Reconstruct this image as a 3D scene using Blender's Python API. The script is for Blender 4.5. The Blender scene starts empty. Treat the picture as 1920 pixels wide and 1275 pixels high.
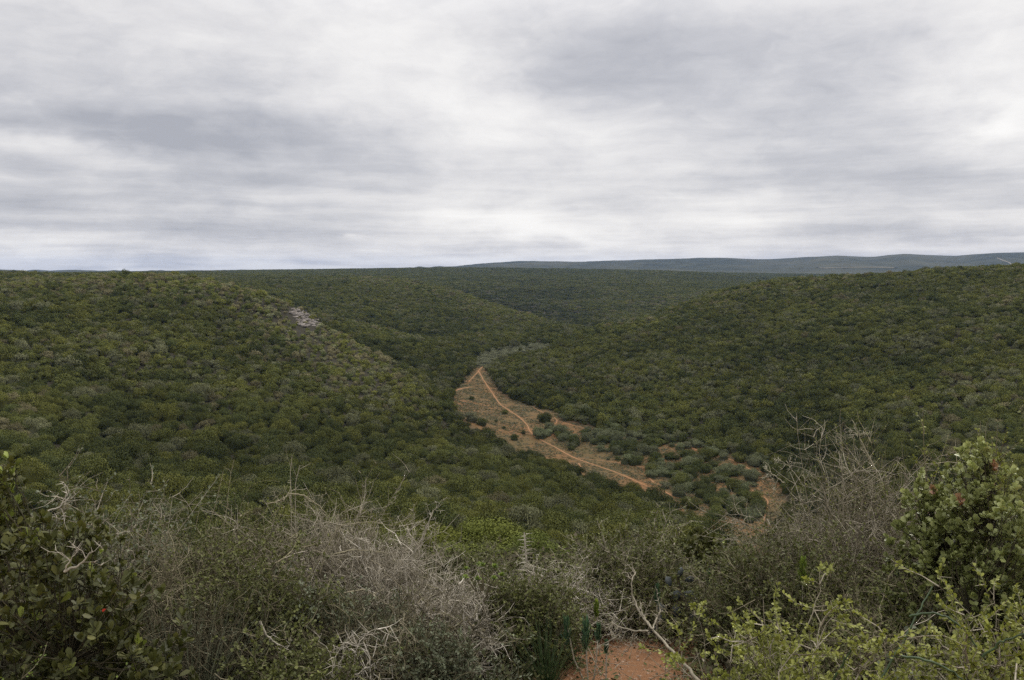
import bpy, math, random
import numpy as np
from math import radians, pi, sin, cos, atan, atan2, tan, exp, log

rng = np.random.default_rng(7)
random.seed(7)
scene = bpy.context.scene
COL = scene.collection

# ------------------------------------------------------------------ camera
F_PX = 1493.0
PITCH = atan(132.0 / F_PX)
cam_data = bpy.data.cameras.new("camera")
cam_data.sensor_width = 36.0
cam_data.lens = 36.0 * F_PX / 1920.0
cam_data.clip_start = 0.05
cam_data.clip_end = 40000.0
cam = bpy.data.objects.new("camera", cam_data)
COL.objects.link(cam)
cam.location = (0, 0, 0)
cam.rotation_euler = (pi / 2 - PITCH, 0, 0)
scene.camera = cam

# ------------------------------------------------------------------ render / exposure
scene.render.engine = 'CYCLES'
scene.view_settings.view_transform = 'Standard'
scene.view_settings.look = 'None'
scene.view_settings.exposure = 0.0
scene.view_settings.gamma = 1.0
scene.view_settings.use_curve_mapping = False
scene.cycles.use_denoising = False
scene.cycles.max_bounces = 5
scene.cycles.diffuse_bounces = 3
scene.cycles.glossy_bounces = 2
scene.cycles.transmission_bounces = 2
scene.cycles.volume_bounces = 0
scene.cycles.caustics_reflective = False
scene.cycles.caustics_refractive = False

# ------------------------------------------------------------------ node helper
class NT:
    def __init__(self, tree):
        self.t = tree
        self.n = tree.nodes
        self.l = tree.links
    def new(self, kind, **kw):
        nd = self.n.new(kind)
        for k, v in kw.items():
            setattr(nd, k, v)
        return nd
    def put(self, sock, val):
        if hasattr(val, 'links') or isinstance(val, bpy.types.NodeSocket):
            self.l.new(val, sock)
        else:
            sock.default_value = val
    def math(self, op, a, b=None, c=None, clamp=False):
        nd = self.n.new('ShaderNodeMath'); nd.operation = op; nd.use_clamp = clamp
        self.put(nd.inputs[0], a)
        if b is not None: self.put(nd.inputs[1], b)
        if c is not None: self.put(nd.inputs[2], c)
        return nd.outputs[0]
    def vmath(self, op, a, b=None):
        nd = self.n.new('ShaderNodeVectorMath'); nd.operation = op
        self.put(nd.inputs[0], a)
        if b is not None: self.put(nd.inputs[1], b)
        return nd.outputs[0]
    def noise(self, vec, scale, detail=4.0, rough=0.55, dist=0.0):
        nd = self.n.new('ShaderNodeTexNoise')
        if vec is not None: self.l.new(vec, nd.inputs['Vector'])
        nd.inputs['Scale'].default_value = scale
        nd.inputs['Detail'].default_value = detail
        nd.inputs['Roughness'].default_value = rough
        nd.inputs['Distortion'].default_value = dist
        return nd
    def ramp(self, fac, stops, interp='LINEAR'):
        nd = self.n.new('ShaderNodeValToRGB')
        cr = nd.color_ramp; cr.interpolation = interp
        while len(cr.elements) < len(stops): cr.elements.new(0.5)
        for e, (p, c) in zip(cr.elements, stops):
            e.position = p
            e.color = (c[0], c[1], c[2], 1.0) if not isinstance(c, (int, float)) else (c, c, c, 1.0)
        self.put(nd.inputs[0], fac)
        return nd.outputs[0]
    def mix(self, fac, a, b, blend='MIX'):
        nd = self.n.new('ShaderNodeMix'); nd.data_type = 'RGBA'; nd.blend_type = blend
        self.put(nd.inputs[0], fac)
        for s, v in ((nd.inputs[6], a), (nd.inputs[7], b)):
            if isinstance(v, tuple) and len(v) == 3: v = (*v, 1.0)
            self.put(s, v)
        return nd.outputs[2]
    def attr(self, name, kind='GEOMETRY'):
        nd = self.n.new('ShaderNodeAttribute'); nd.attribute_name = name; nd.attribute_type = kind
        return nd

# ------------------------------------------------------------------ pixel <-> direction (the photograph is 1920 x 1275)
def ray(u, v):
    x = (u - 960.0) / F_PX; y = (637.5 - v) / F_PX
    wy = cos(PITCH) + y * sin(PITCH)
    wz = -sin(PITCH) + y * cos(PITCH)
    return x, wy, wz
def az_slope(u, v):
    x, wy, wz = ray(u, v)
    h = math.hypot(x, wy)
    return atan2(x, wy), wz / h, h

# ------------------------------------------------------------------ world: high overcast sky
SUN_EL, SUN_AZ = radians(44), radians(32)      # azimuth measured from +Y towards +X
world = bpy.data.worlds.new("World"); scene.world = world
world.use_nodes = True
W = NT(world.node_tree); W.n.clear()
tc = W.new('ShaderNodeTexCoord')
sep = W.new('ShaderNodeSeparateXYZ'); W.l.new(tc.outputs['Generated'], sep.inputs[0])
dx, dy, dz = sep.outputs
zc = W.math('MAXIMUM', dz, 0.0)
def deck(off):
    den = W.math('ADD', zc, off)
    cb = W.new('ShaderNodeCombineXYZ'); W.l.new(W.math('DIVIDE', dx, den), cb.inputs[0]); W.l.new(W.math('DIVIDE', dy, den), cb.inputs[1])
    return cb.outputs[0]
P = deck(0.17)
D3 = W.vmath('MULTIPLY', tc.outputs['Generated'], (1.0, 1.0, 2.3))
nw0 = W.noise(D3, 3.2, 4.0, 0.6); Pw = W.vmath('ADD', D3, W.vmath('MULTIPLY', W.vmath('SUBTRACT', nw0.outputs['Color'], (.5, .5, .5)), (.22, .22, .16)))
nA = W.noise(Pw, 2.1, 6.0, 0.55, 0.1).outputs[0]
nB = W.noise(Pw, 5.5, 8.0, 0.58, 0.2).outputs[0]
nC = W.noise(Pw, 17.0, 7.0, 0.62, 0.15).outputs[0]
nS = W.noise(W.vmath('MULTIPLY', W.vmath('ADD', tc.outputs['Generated'], W.vmath('MULTIPLY', W.vmath('SUBTRACT', nw0.outputs['Color'], (.5, .5, .5)), (.0, .0, .02))), (1.6, 1.6, 22.0)), 2.2, 6.0, 0.6, 0.1).outputs[0]
lowband = W.math('EXPONENT', W.math('MULTIPLY', zc, -9.0))
nW = W.noise(D3, 4.5, 5.0, 0.58, 0.2)
wsep = W.new('ShaderNodeSeparateColor'); W.l.new(nW.outputs['Color'], wsep.inputs[0])
az = W.math('ARCTAN2', dx, dy)
el = W.math('ARCSINE', dz)
azw = W.math('ADD', az, W.math('MULTIPLY', W.math('SUBTRACT', wsep.outputs[0], 0.5), 0.34))
elw = W.math('ADD', el, W.math('MULTIPLY', W.math('SUBTRACT', wsep.outputs[1], 0.5), 0.11))
dens = W.math('ADD', W.math('MULTIPLY', W.math('SUBTRACT', nA, 0.5), 0.55), W.math('MULTIPLY', W.math('SUBTRACT', nB, 0.5), 0.52))
dens = W.math('MULTIPLY_ADD', W.math('SUBTRACT', nC, 0.5), 0.42, dens)
dens = W.math('MULTIPLY_ADD', W.math('MULTIPLY', W.math('SUBTRACT', nS, 0.5), lowband), 1.9, dens)
# cloud masses: (u, v, half width px, half height px, amount; + dark, - bright)
CLOUDS = [(60, 215, 300, 42, .30), (330, 245, 260, 38, .26), (130, 100, 240, 62, .14), (520, 295, 260, 30, .16),
          (430, 150, 110, 45, .10), (650, 190, 260, 130, -.16), (60, 262, 170, 22, -.20), (300, 285, 200, 18, -.12), (780, 60, 170, 90, -.14),
          (1180, 140, 170, 75, .20), (1450, 120, 330, 95, .16), (1540, 285, 230, 55, .20), (1900, 150, 120, 140, -.18), (1880, 235, 70, 40, -.22),
          (990, 235, 130, 45, -.18), (1400, 350, 160, 26, -.22), (1180, 270, 260, 30, -.08), (480, 335, 300, 28, .13), (200, 430, 420, 36, .20),
          (620, 400, 330, 28, .12), (1150, 370, 170, 28, .14), (1820, 355, 240, 36, .16), (1480, 440, 240, 22, .14), (880, 430, 230, 22, -.14),
          (1110, 450, 260, 16, -.22), (70, 487, 120, 8, -.14), (900, 490, 600, 9, -.08), (1700, 462, 160, 10, -.08), (120, 350, 260, 40, .06),
          (20, 310, 60, 22, .10), (1300, 410, 500, 18, -.06), (600, 438, 14, 5, -.22), (1250, 210, 200, 40, -.05)]
acc = dens
for (u, v, ru, rv, amp) in CLOUDS:
    a, s, h = az_slope(u, v)
    e = atan(s)
    qa = W.math('DIVIDE', W.math('SUBTRACT', azw, a), ru / F_PX)
    qe = W.math('DIVIDE', W.math('SUBTRACT', elw, e), rv / F_PX)
    r2 = W.math('ADD', W.math('MULTIPLY', qa, qa), W.math('MULTIPLY', qe, qe))
    g = W.math('EXPONENT', W.math('MULTIPLY', r2, -0.7))
    acc = W.math('MULTIPLY_ADD', g, amp * 1.3, acc)
cover = W.math('ADD', acc, 0.45, clamp=True)
cloudcol = W.ramp(cover, [(0.0, (1.0, .985, .965)), (0.22, (.90, .885, .875)), (0.45, (.765, .755, .765)), (0.7, (.59, .592, .625)), (1.0, (.43, .44, .485))])
# low in the sky the deck turns a little bluer
lowf = W.math('MULTIPLY', W.math('EXPONENT', W.math('MULTIPLY', zc, -9.0)), 0.85)
lowcol = W.mix(1.0, cloudcol, (1.0, .99, .975), 'MULTIPLY')
cl2 = W.mix(lowf, cloudcol, lowcol)
zen = W.vmath('SCALE', cl2); W.l.new(W.math('MULTIPLY_ADD', W.math('MAXIMUM', W.math('SUBTRACT', dz, 0.28), 0.0), 2.4, 1.0), zen.node.inputs['Scale']); cl2 = zen
sky = W.new('ShaderNodeTexSky', sky_type='NISHITA', sun_disc=False, sun_elevation=SUN_EL, sun_rotation=SUN_AZ)
skyb = W.vmath('SCALE', sky.outputs[0]); skyb.node.inputs['Scale'].default_value = 0.10
skymix = W.mix(0.96, skyb, cl2)
below = W.math('LESS_THAN', dz, -0.02)
fin = W.mix(below, skymix, (.12, .12, .10))
bg = W.new('ShaderNodeBackground'); W.l.new(fin, bg.inputs[0]); bg.inputs[1].default_value = 1.0
wo = W.new('ShaderNodeOutputWorld'); W.l.new(bg.outputs[0], wo.inputs[0])
world.cycles.sampling_method = 'MANUAL'
world.cycles.sample_map_resolution = 512

sun_d = bpy.data.lights.new("sun", 'SUN')
sun_d.energy = 1.5; sun_d.angle = radians(11); sun_d.color = (1.0, .96, .90)
sun = bpy.data.objects.new("sun", sun_d); COL.objects.link(sun)
sun.rotation_euler = (pi / 2 - SUN_EL, 0, pi - SUN_AZ)
sun.location = (0, 0, 40)

# ------------------------------------------------------------------ noise in numpy
def _hash(ix, iy, seed):
    n = (ix.astype(np.int64) * 374761393 + iy.astype(np.int64) * 668265263 + seed * 1442695041) & 0x7fffffff
    n = ((n ^ (n >> 13)) * 1274126177) & 0x7fffffff
    n = n ^ (n >> 16)
    return (n & 0xffff) / 65535.0
def vnoise(x, y, seed=0):
    x = np.asarray(x, float); y = np.asarray(y, float)
    x0 = np.floor(x); y0 = np.floor(y); fx = x - x0; fy = y - y0
    fx = fx * fx * (3 - 2 * fx); fy = fy * fy * (3 - 2 * fy)
    a = _hash(x0, y0, seed); b = _hash(x0 + 1, y0, seed); c = _hash(x0, y0 + 1, seed); d = _hash(x0 + 1, y0 + 1, seed)
    return (a * (1 - fx) + b * fx) * (1 - fy) + (c * (1 - fx) + d * fx) * fy
def fbm(x, y, seed=0, octv=4):
    s = 0; a = .5; tot = 0
    for k in range(octv):
        s = s + a * vnoise(x * 2 ** k, y * 2 ** k, seed + 17 * k); tot += a; a *= .5
    return s / tot

# ------------------------------------------------------------------ terrain control points (u, v, distance) seen in the photograph
CAN = 1.8     # what is seen on the slopes is the canopy, this much above the ground
C1 = [  # thicket-covered slopes
 (700,850,215),(900,850,225),(900,900,185),(900,950,145),(1000,900,205),(1100,900,214),(1100,950,168),(1250,965,175),(1300,1000,155),
 (700,900,180),(500,850,200),(500,900,168),(700,800,250),(700,750,285),(700,700,325),(850,800,272),(500,800,228),(500,750,260),(500,700,295),(500,650,335),(500,600,390),
 (250,900,165),(250,850,195),(250,800,222),(250,750,245),(250,700,277),(250,650,315),(250,600,365),(250,550,430),
 (20,900,152),(20,850,182),(20,800,205),(20,750,228),(20,700,262),(20,650,305),(20,600,355),(20,550,420),
 (430,541,485),(500,556,450),(560,573,420),(600,600,410),(640,625,397),(680,650,385),(760,690,360),(820,722,350),(380,600,375),(380,650,325),(380,700,285),
 # right hill
 (1500,870,250),(1500,800,285),(1500,750,320),(1500,700,370),(1500,650,430),(1500,600,500),(1500,560,570),(1500,523,660),
 (1900,900,205),(1900,800,250),(1900,700,330),(1900,620,400),(1900,560,480),(1900,507,600),(1700,900,215),(1700,850,235),(1700,800,262),(1700,750,300),(1700,700,345),(1700,650,400),(1700,600,460),(1700,540,580),(1700,510,690),
 (1200,600,600),(1200,650,480),(1200,700,390),(1200,750,330),(1350,548,700),(1350,600,540),(1350,650,450),(1350,700,385),(1350,750,325),(1350,800,287),
 (1050,680,440),(1000,720,385),(1100,622,560),(1100,650,490),(1100,720,380),
 # shoulder behind the nose
 (600,590,560),(700,611,550),(800,637,540),(700,640,480),(700,625,510),(800,690,425),(800,660,480),(860,700,408),
 # second spur
 (600,570,760),(600,545,900),(600,522,1150),(700,590,720),(700,560,850),(700,530,1050),(700,519,1250),(780,526,1150),(870,549,1020),(930,571,930),(1000,591,830),(1090,613,720),
 (850,570,880),(850,600,750),(850,630,620),(950,620,680),(950,600,780),(1000,630,610),(450,525,1100),(300,518,1100),(450,535,900),(500,548,760),
 # third spur and the ground behind
 (880,540,1350),(880,530,1500),(870,515,1900),(1000,575,1200),(1000,555,1400),(1000,530,1700),(1000,513,2300),(1100,600,1000),(1100,580,1150),(1100,550,1400),(1100,522,1800),(1100,509,2400),
 (1200,590,1050),(1200,560,1250),(1200,530,1600),(1200,507,2400),(1300,560,1200),(1340,550,1350),(1300,530,1700),(1300,510,2400),(1450,527,2300),(1500,520,2800),(1600,514,3200),
 (0,516,700),(0,513,1500),(0,512,3000),(300,511,1500),(300,510,2500),(500,509,2300),(600,508,2300),(700,505,2500),(800,503,2500),(850,502,2500),
 (0,531,540),(120,527,640),(250,529,600),(370,536,535),
]
C2 = [  # bare valley floor
 (900,688,440),(1000,800,298),(1200,912,226),(1440,950,212),(960,657,517),(1050,640,555),(880,740,360),(950,850,262),(1150,785,305),(1300,822,275),(1440,862,252),(1350,900,235),(1400,1010,178),(1150,850,262),
 (880,660,505),
]
C3 = [  # hidden ground: (u, distance, z)
 (430,570,-20),(500,520,-30),(560,485,-38),(600,468,-42),(640,445,-45),(680,428,-49),(740,400,-53),(600,660,-50),(700,650,-56),(800,620,-58),(450,640,-27),(500,640,-37),(540,640,-45),(350,760,-17),(560,540,-39),
 (870,1150,-52),(930,1080,-64),(1000,1000,-72),(1090,880,-74),(1010,700,-53),(1090,660,-55),(1200,760,-62),(1200,900,-66),(1350,950,-60),(1350,1150,-56),
 (1500,900,-38),(1700,950,-32),(1900,950,-28),(1500,1500,-44),(1700,1500,-40),(1900,1500,-36),(1700,2500,-28),(1900,2500,-24),
 (780,1500,-24),
]
cp = []
for (u, v, d) in C1:
    a, s, h = az_slope(u, v); cp.append((a, log(d), s * d - CAN))
for (u, v, d) in C2:
    a, s, h = az_slope(u, v); cp.append((a, log(d), s * d))
for (u, d, z) in C3:
    a, s, h = az_slope(u, 560); cp.append((a, log(d), z))
for ad in range(-60, 61, 15):                       # brow below the viewpoint
    for d, z in ((2, -2.35), (5, -2.62), (8, -3.35), (12, -4.9), (20, -8.8), (30, -13.6), (50, -21.5), (80, -31), (105, -36.5)):
        cp.append((radians(ad), log(d), z))
for ad in (-44, -56):
    for (u, v, d) in [c for c in C1 if c[0] <= 20]:
        a, s, h = az_slope(u, v); cp.append((radians(ad), log(d), s * d - CAN))
for ad in (44, 56):
    for (u, v, d) in [c for c in C1 if c[0] >= 1900]:
        a, s, h = az_slope(u, v); cp.append((radians(ad), log(d), s * d - CAN))
    cp.append((radians(ad), log(950), -28)); cp.append((radians(ad), log(2500), -22))
cp = np.array(cp)
def _phi(r2): return np.where(r2 > 1e-12, 0.5 * r2 * np.log(np.maximum(r2, 1e-12)), 0.0)
_n = len(cp)
_A = np.zeros((_n + 3, _n + 3))
_d2 = (cp[:, None, 0] - cp[None, :, 0]) ** 2 + (cp[:, None, 1] - cp[None, :, 1]) ** 2
_A[:_n, :_n] = _phi(_d2) + np.eye(_n) * 3e-5
_A[:_n, _n] = 1; _A[:_n, _n + 1:] = cp[:, :2]
_A[_n:, :_n] = _A[:_n, _n:].T
_sol = np.linalg.solve(_A, np.concatenate([cp[:, 2], np.zeros(3)]))
def tps(a, l):
    a = a.ravel(); l = l.ravel(); out = np.empty_like(a)
    for k in range(0, len(a), 20000):
        aa = a[k:k + 20000]; ll = l[k:k + 20000]
        r2 = (aa[:, None] - cp[None, :, 0]) ** 2 + (ll[:, None] - cp[None, :, 1]) ** 2
        out[k:k + 20000] = _phi(r2) @ _sol[:_n] + _sol[_n] + aa * _sol[_n + 1] + ll * _sol[_n + 2]
    return out
# the far range, crest read off the photograph
CREST = [(-400,510),(700,508),(800,503),(825,500),(870,499),(900,495),(970,490),(1030,491),(1090,491.5),(1180,488.5),(1210,487),(1290,485.5),(1360,484),(1400,486),(1440,487),(1500,483.5),(1570,480),(1620,482),(1640,482),(1665,479),(1695,477),(1740,479),(1790,480.5),(1830,477.5),(1870,475),(1920,474),(2100,470),(2500,480),(3200,505)]
_ca = np.array([az_slope(u, v)[0] for u, v in CREST]); _cs = np.array([az_slope(u, v)[1] for u, v in CREST])
def smooth(e0, e1, x):
    t = np.clip((x - e0) / (e1 - e0), 0, 1); return t * t * (3 - 2 * t)

L0, L1G = log(1.0), log(9000.0)
NR = 700
a_f = np.linspace(radians(-41), radians(41), 500)
a_l = np.linspace(radians(-180), radians(-41), 50)[:-1]
a_r = np.linspace(radians(41), radians(180), 50)[1:]
AZ = np.concatenate([a_l, a_f, a_r])
LR = np.linspace(L0, L1G, NR)
GA, GL = np.meshgrid(AZ, LR, indexing='ij')
def height(GA, GL):
    ac = np.clip(GA, radians(-50), radians(50)); lc = np.clip(GL, log(1.6), log(3200))
    z = tps(ac, lc).reshape(GA.shape)
    D = np.exp(GL)
    z = z + (fbm(D * np.sin(GA) / 45, D * np.cos(GA) / 45, 3) - .5) * 5.0 * smooth(130, 260, D) * smooth(-58, -48, z)
    z = z + (fbm(D * np.sin(GA) / 1.3, D * np.cos(GA) / 1.3, 5, 3) - .5) * 0.16 * (1 - smooth(20, 60, D))
    crest = np.interp(GA, _ca, _cs) * 6000.0
    base = z * 1.0
    w = smooth(3400, 5900, D) * (1 - smooth(6300, 8600, D))
    rel = (fbm(GA * 26, GL * 10, 9, 5) - .5) * 70
    z = base * (1 - smooth(3200, 5000, D)) + (-20) * smooth(3200, 5000, D) + (crest + 20) * w ** 0.8 * 1.0 + rel * w * (1 - w) * 3.0
    back = smooth(radians(62), radians(105), np.abs(GA))
    zb = -2.2 - 0.01 * np.minimum(D, 800) + (fbm(D * np.sin(GA) / 60, D * np.cos(GA) / 60, 4) - .5) * 5 * smooth(20, 100, D)
    return z * (1 - back) + zb * back
GZ = height(GA, GL)
GD = np.exp(GL)
def ground(x, y):
    x = np.asarray(x, float); y = np.asarray(y, float)
    a = np.arctan2(x, y); l = np.log(np.maximum(np.hypot(x, y), 1.001))
    i = np.clip(np.searchsorted(AZ, a) - 1, 0, len(AZ) - 2); fi = (a - AZ[i]) / (AZ[i + 1] - AZ[i])
    fj = (l - L0) / (L1G - L0) * (NR - 1); j = np.clip(np.floor(fj).astype(int), 0, NR - 2); fj = fj - j
    return (GZ[i, j] * (1 - fi) + GZ[i + 1, j] * fi) * (1 - fj) + (GZ[i, j + 1] * (1 - fi) + GZ[i + 1, j + 1] * fi) * fj
def hit(u, v, dmin=100.0, lift=0.0):
    a, s, h = az_slope(u, v)
    ds = np.exp(np.linspace(log(dmin), log(8000), 3000))
    z = ground(ds * sin(a), ds * cos(a)) + lift
    k = np.argmax(z > s * ds) if np.any(z > s * ds) else -1
    d = ds[k]
    return d * sin(a), d * cos(a), float(z[k] - lift), d
def pt(u, v, d):
    a, s, h = az_slope(u, v)
    return d * sin(a), d * cos(a), s * d

def inpoly(px, py, poly):
    px = np.asarray(px); py = np.asarray(py); c = np.zeros(px.shape, bool)
    j = len(poly) - 1
    for i in range(len(poly)):
        xi, yi = poly[i]; xj, yj = poly[j]
        t = ((yi > py) != (yj > py)) & (px < (xj - xi) * (py - yi) / (yj - yi + 1e-12) + xi)
        c ^= t; j = i
    return c
FLOOR_PX = [(893,686),(880,700),(868,716),(845,733),(852,752),(862,775),(880,790),(905,803),(930,825),(965,842),(1010,850),(1050,866),(1088,884),(1110,895),(1160,908),(1205,918),(1250,935),(1300,968),(1335,1000),(1370,1022),(1460,1020),(1475,950),(1462,905),(1448,874),(1400,862),(1340,845),(1290,835),(1240,828),(1190,822),(1150,808),(1100,800),(1060,788),(1035,770),(995,762),(960,748),(930,728),(922,706),(908,686)]
FLOOR = [hit(u, v)[:2] for u, v in FLOOR_PX]
FLOOR = [(float(a), float(b)) for a, b in FLOOR]
# upper valley arm: grey-green bushes
ARM_PX = [(885,686),(912,688),(935,672),(960,664),(1010,655),(1040,648),(1030,642),(980,646),(930,654),(895,664)]
ARM = [tuple(map(float, hit(u, v)[:2])) for u, v in ARM_PX]

# ------------------------------------------------------------------ mesh helpers
def mesh_arrays(name, verts, faces, attrs=None, smooth_shade=False):
    """faces: list of int arrays (n,k)"""
    me = bpy.data.meshes.new(name)
    verts = np.asarray(verts, np.float32)
    me.vertices.add(len(verts)); me.vertices.foreach_set('co', verts.ravel())
    faces = [np.asarray(f, np.int32) for f in faces if len(f)]
    nl = sum(f.size for f in faces); npoly = sum(len(f) for f in faces)
    me.loops.add(nl); me.polygons.add(npoly)
    me.loops.foreach_set('vertex_index', np.concatenate([f.ravel() for f in faces]))
    tot = np.concatenate([np.full(len(f), f.shape[1], np.int32) for f in faces])
    start = np.concatenate([[0], np.cumsum(tot)[:-1]]).astype(np.int32)
    me.polygons.foreach_set('loop_start', start)
    try: me.polygons.foreach_set('loop_total', tot)
    except Exception: pass
    if smooth_shade: me.polygons.foreach_set('use_smooth', np.ones(npoly, bool))
    for k, (typ, data) in (attrs or {}).items():
        at = me.attributes.new(k, typ, 'POINT')
        data = np.asarray(data, np.float32)
        if typ == 'FLOAT': at.data.foreach_set('value', data.ravel())
        elif typ == 'FLOAT_VECTOR': at.data.foreach_set('vector', data.ravel())
        elif typ == 'FLOAT_COLOR': at.data.foreach_set('color', data.ravel())
    me.update(calc_edges=True); me.validate()
    return me
def obj(name, me, mat=None, parent=None, link=True):
    o = bpy.data.objects.new(name, me)
    if mat is not None and me is not None and len(me.materials) == 0: me.materials.append(mat)
    if link: COL.objects.link(o)
    if parent is not None: o.parent = parent
    return o
def tag(o, label=None, cat=None, group=None, kind=None):
    if label: o['label'] = label
    if cat: o['category'] = cat
    if group: o['group'] = group
    if kind: o['kind'] = kind
    return o
def thing(name, label, cat, loc, group=None):
    o = bpy.data.objects.new(name, None); COL.objects.link(o)
    o.location = loc; o.empty_display_size = .2
    return tag(o, label, cat, group)

# ------------------------------------------------------------------ materials
def new_mat(name):
    m = bpy.data.materials.new(name); m.use_nodes = True
    N = NT(m.node_tree); N.n.clear()
    out = N.new('ShaderNodeOutputMaterial')
    b = N.new('ShaderNodeBsdfPrincipled'); N.l.new(b.outputs[0], out.inputs[0])
    return m, N, b, out

def terrain_material():
    m, N, b, out = new_mat('terrain_ground')
    geo = N.new('ShaderNodeNewGeometry'); pos = geo.outputs['Position']
    soil = N.attr('soil').outputs['Fac']
    far = N.attr('far').outputs['Fac']
    near = N.attr('near').outputs['Fac']
    n1 = N.noise(pos, .35, 6, .65).outputs[0]
    n2 = N.noise(pos, 3.0, 5, .65).outputs[0]
    n3 = N.noise(pos, .06, 4, .6).outputs[0]
    nfine = N.noise(pos, 45.0, 4, .7).outputs[0]
    litter = N.ramp(n2, [(.3, (.016, .014, .009)), (.55, (.034, .030, .018)), (.75, (.06, .048, .03))])
    red = N.ramp(n1, [(.3, (.11, .054, .024)), (.5, (.18, .086, .034)), (.7, (.25, .122, .048))])
    tuftmix = N.ramp(N.math('ADD', N.math('MULTIPLY', n2, .6), N.math('MULTIPLY', n3, .5)), [(.42, 0.0), (.62, 1.0)])
    meadow = N.mix(N.math('MULTIPLY', tuftmix, .8), red, (.075, .068, .030))
    c = N.mix(soil, litter, meadow)
    # soil under the near shrubs: bare reddish-brown with fine crumbs
    nearred = N.ramp(N.math('ADD', N.math('MULTIPLY', n2, .5), N.math('MULTIPLY', nfine, .5)), [(.3, (.12, .055, .024)), (.5, (.20, .102, .050)), (.72, (.33, .185, .10))])
    c = N.mix(near, c, nearred)
    # far slopes, where single bushes are below a pixel
    v = N.new('ShaderNodeTexVoronoi'); v.inputs['Scale'].default_value = .035; N.l.new(pos, v.inputs['Vector'])
    fn = N.noise(pos, .012, 6, .7).outputs[0]
    fn2 = N.noise(pos, .0016, 3, .6).outputs[0]
    fcol = N.ramp(N.math('ADD', N.math('MULTIPLY', v.outputs['Distance'], .018), N.math('MULTIPLY', fn, .8)), [(.30, (.014, .019, .012)), (.46, (.032, .038, .022)), (.58, (.06, .064, .036)), (.75, (.13, .115, .07))])
    fcol = N.mix(N.ramp(fn2, [(.42, 0.0), (.7, .5)]), fcol, (.10, .092, .055))
    c = N.mix(far, c, fcol)
    N.l.new(c, b.inputs['Base Color'])
    b.inputs['Roughness'].default_value = .95
    b.inputs['Specular IOR Level'].default_value = .12
    bump = N.new('ShaderNodeBump'); bump.inputs['Strength'].default_value = .7; bump.inputs['Distance'].default_value = .05
    N.l.new(N.math('ADD', n2, N.math('MULTIPLY', nfine, .35)), bump.inputs['Height'])
    N.l.new(bump.outputs[0], b.inputs['Normal'])
    return m

def leaf_material(name, spec=.35, rough=.55, trans=.18, use_bushcol=False, ramp=None):
    m, N, b, out = new_mat(name)
    geo = N.new('ShaderNodeNewGeometry'); pos = geo.outputs['Position']
    tint = N.attr('tint').outputs['Fac']
    if use_bushcol:
        col = N.attr('bushcol', 'INSTANCER').outputs['Color']
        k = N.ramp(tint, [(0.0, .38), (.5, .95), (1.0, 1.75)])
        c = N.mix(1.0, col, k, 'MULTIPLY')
        warm = N.ramp(tint, [(.55, 0.0), (1.0, .35)])
        c = N.mix(warm, c, (.16, .15, .045))
    else:
        c = N.ramp(tint, ramp)
        nn = N.noise(pos, 6.0, 3, .6).outputs[0]
        c = N.mix(1.0, c, N.ramp(nn, [(.3, .72), (.7, 1.25)]), 'MULTIPLY')
    N.l.new(c, b.inputs['Base Color'])
    b.inputs['Roughness'].default_value = rough
    b.inputs['Specular IOR Level'].default_value = spec
    if trans > 0:
        tr = N.new('ShaderNodeBsdfTranslucent'); N.l.new(N.mix(1.0, c, (1.2, 1.3, .7), 'MULTIPLY'), tr.inputs[0])
        mx = N.new('ShaderNodeMixShader'); mx.inputs[0].default_value = trans
        N.l.new(b.outputs[0], mx.inputs[1]); N.l.new(tr.outputs[0], mx.inputs[2]); N.l.new(mx.outputs[0], out.inputs[0])
    return m
def bark_material(name, ramp, scale=30.0):
    m, N, b, out = new_mat(name)
    tcn = N.new('ShaderNodeTexCoord')
    tint = N.attr('tint').outputs['Fac']
    nn = N.noise(tcn.outputs['Object'], scale, 3, .6).outputs[0]
    c = N.mix(1.0, N.ramp(tint, ramp), N.ramp(nn, [(.3, .65), (.7, 1.3)]), 'MULTIPLY')
    N.l.new(c, b.inputs['Base Color']); b.inputs['Roughness'].default_value = .85
    b.inputs['Specular IOR Level'].default_value = .2
    return m

# ------------------------------------------------------------------ terrain mesh
def build_terrain():
    X = GD * np.sin(GA); Y = GD * np.cos(GA)
    verts = np.stack([X, Y, GZ], -1).reshape(-1, 3)
    na = len(AZ)
    i, j = np.meshgrid(np.arange(na - 1), np.arange(NR - 1), indexing='ij')
    a = (i * NR + j).ravel(); b_ = ((i + 1) * NR + j).ravel()
    faces = np.stack([a, a + 1, b_ + 1, b_], -1)
    fy_ = Y * cos(PITCH) - (GZ + 2.1) * sin(PITCH); uy_ = Y * sin(PITCH) + (GZ + 2.1) * cos(PITCH); ok_ = (fy_ > 50) & (GD < 650)
    fs = np.where(ok_, fy_, 1.0)
    fl = (inpoly(X, Y, FLOOR) | (ok_ & inpoly(960 + F_PX * X / fs, 637.5 - F_PX * uy_ / fs, FLOOR_PX))).astype(float)
    for _ in range(2):      # soften the mask edge
        fl = (fl + np.roll(fl, 1, 0) + np.roll(fl, -1, 0) + np.roll(fl, 1, 1) + np.roll(fl, -1, 1)) / 5
    farm = smooth(2400, 3400, GD)
    nearm = 1 - smooth(9, 18, GD)
    # cap the hole under the viewpoint
    c0 = len(verts)
    verts = np.vstack([verts, [[0, 0, float(GZ[:, 0].mean())]]])
    ring = np.arange(na) * NR
    cap = np.stack([ring[:-1], ring[1:], np.full(na - 1, c0)], -1)
    at = {}
    for k, arr in (('soil', fl), ('far', farm), ('near', nearm)):
        at[k] = ('FLOAT', np.append(arr.ravel(), arr.ravel()[0]))
    me = mesh_arrays('terrain', verts, [faces, cap], at, True)
    o = obj('terrain', me, terrain_material())
    tag(o, 'thicket covered hills around a red soil valley', kind='structure')
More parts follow.
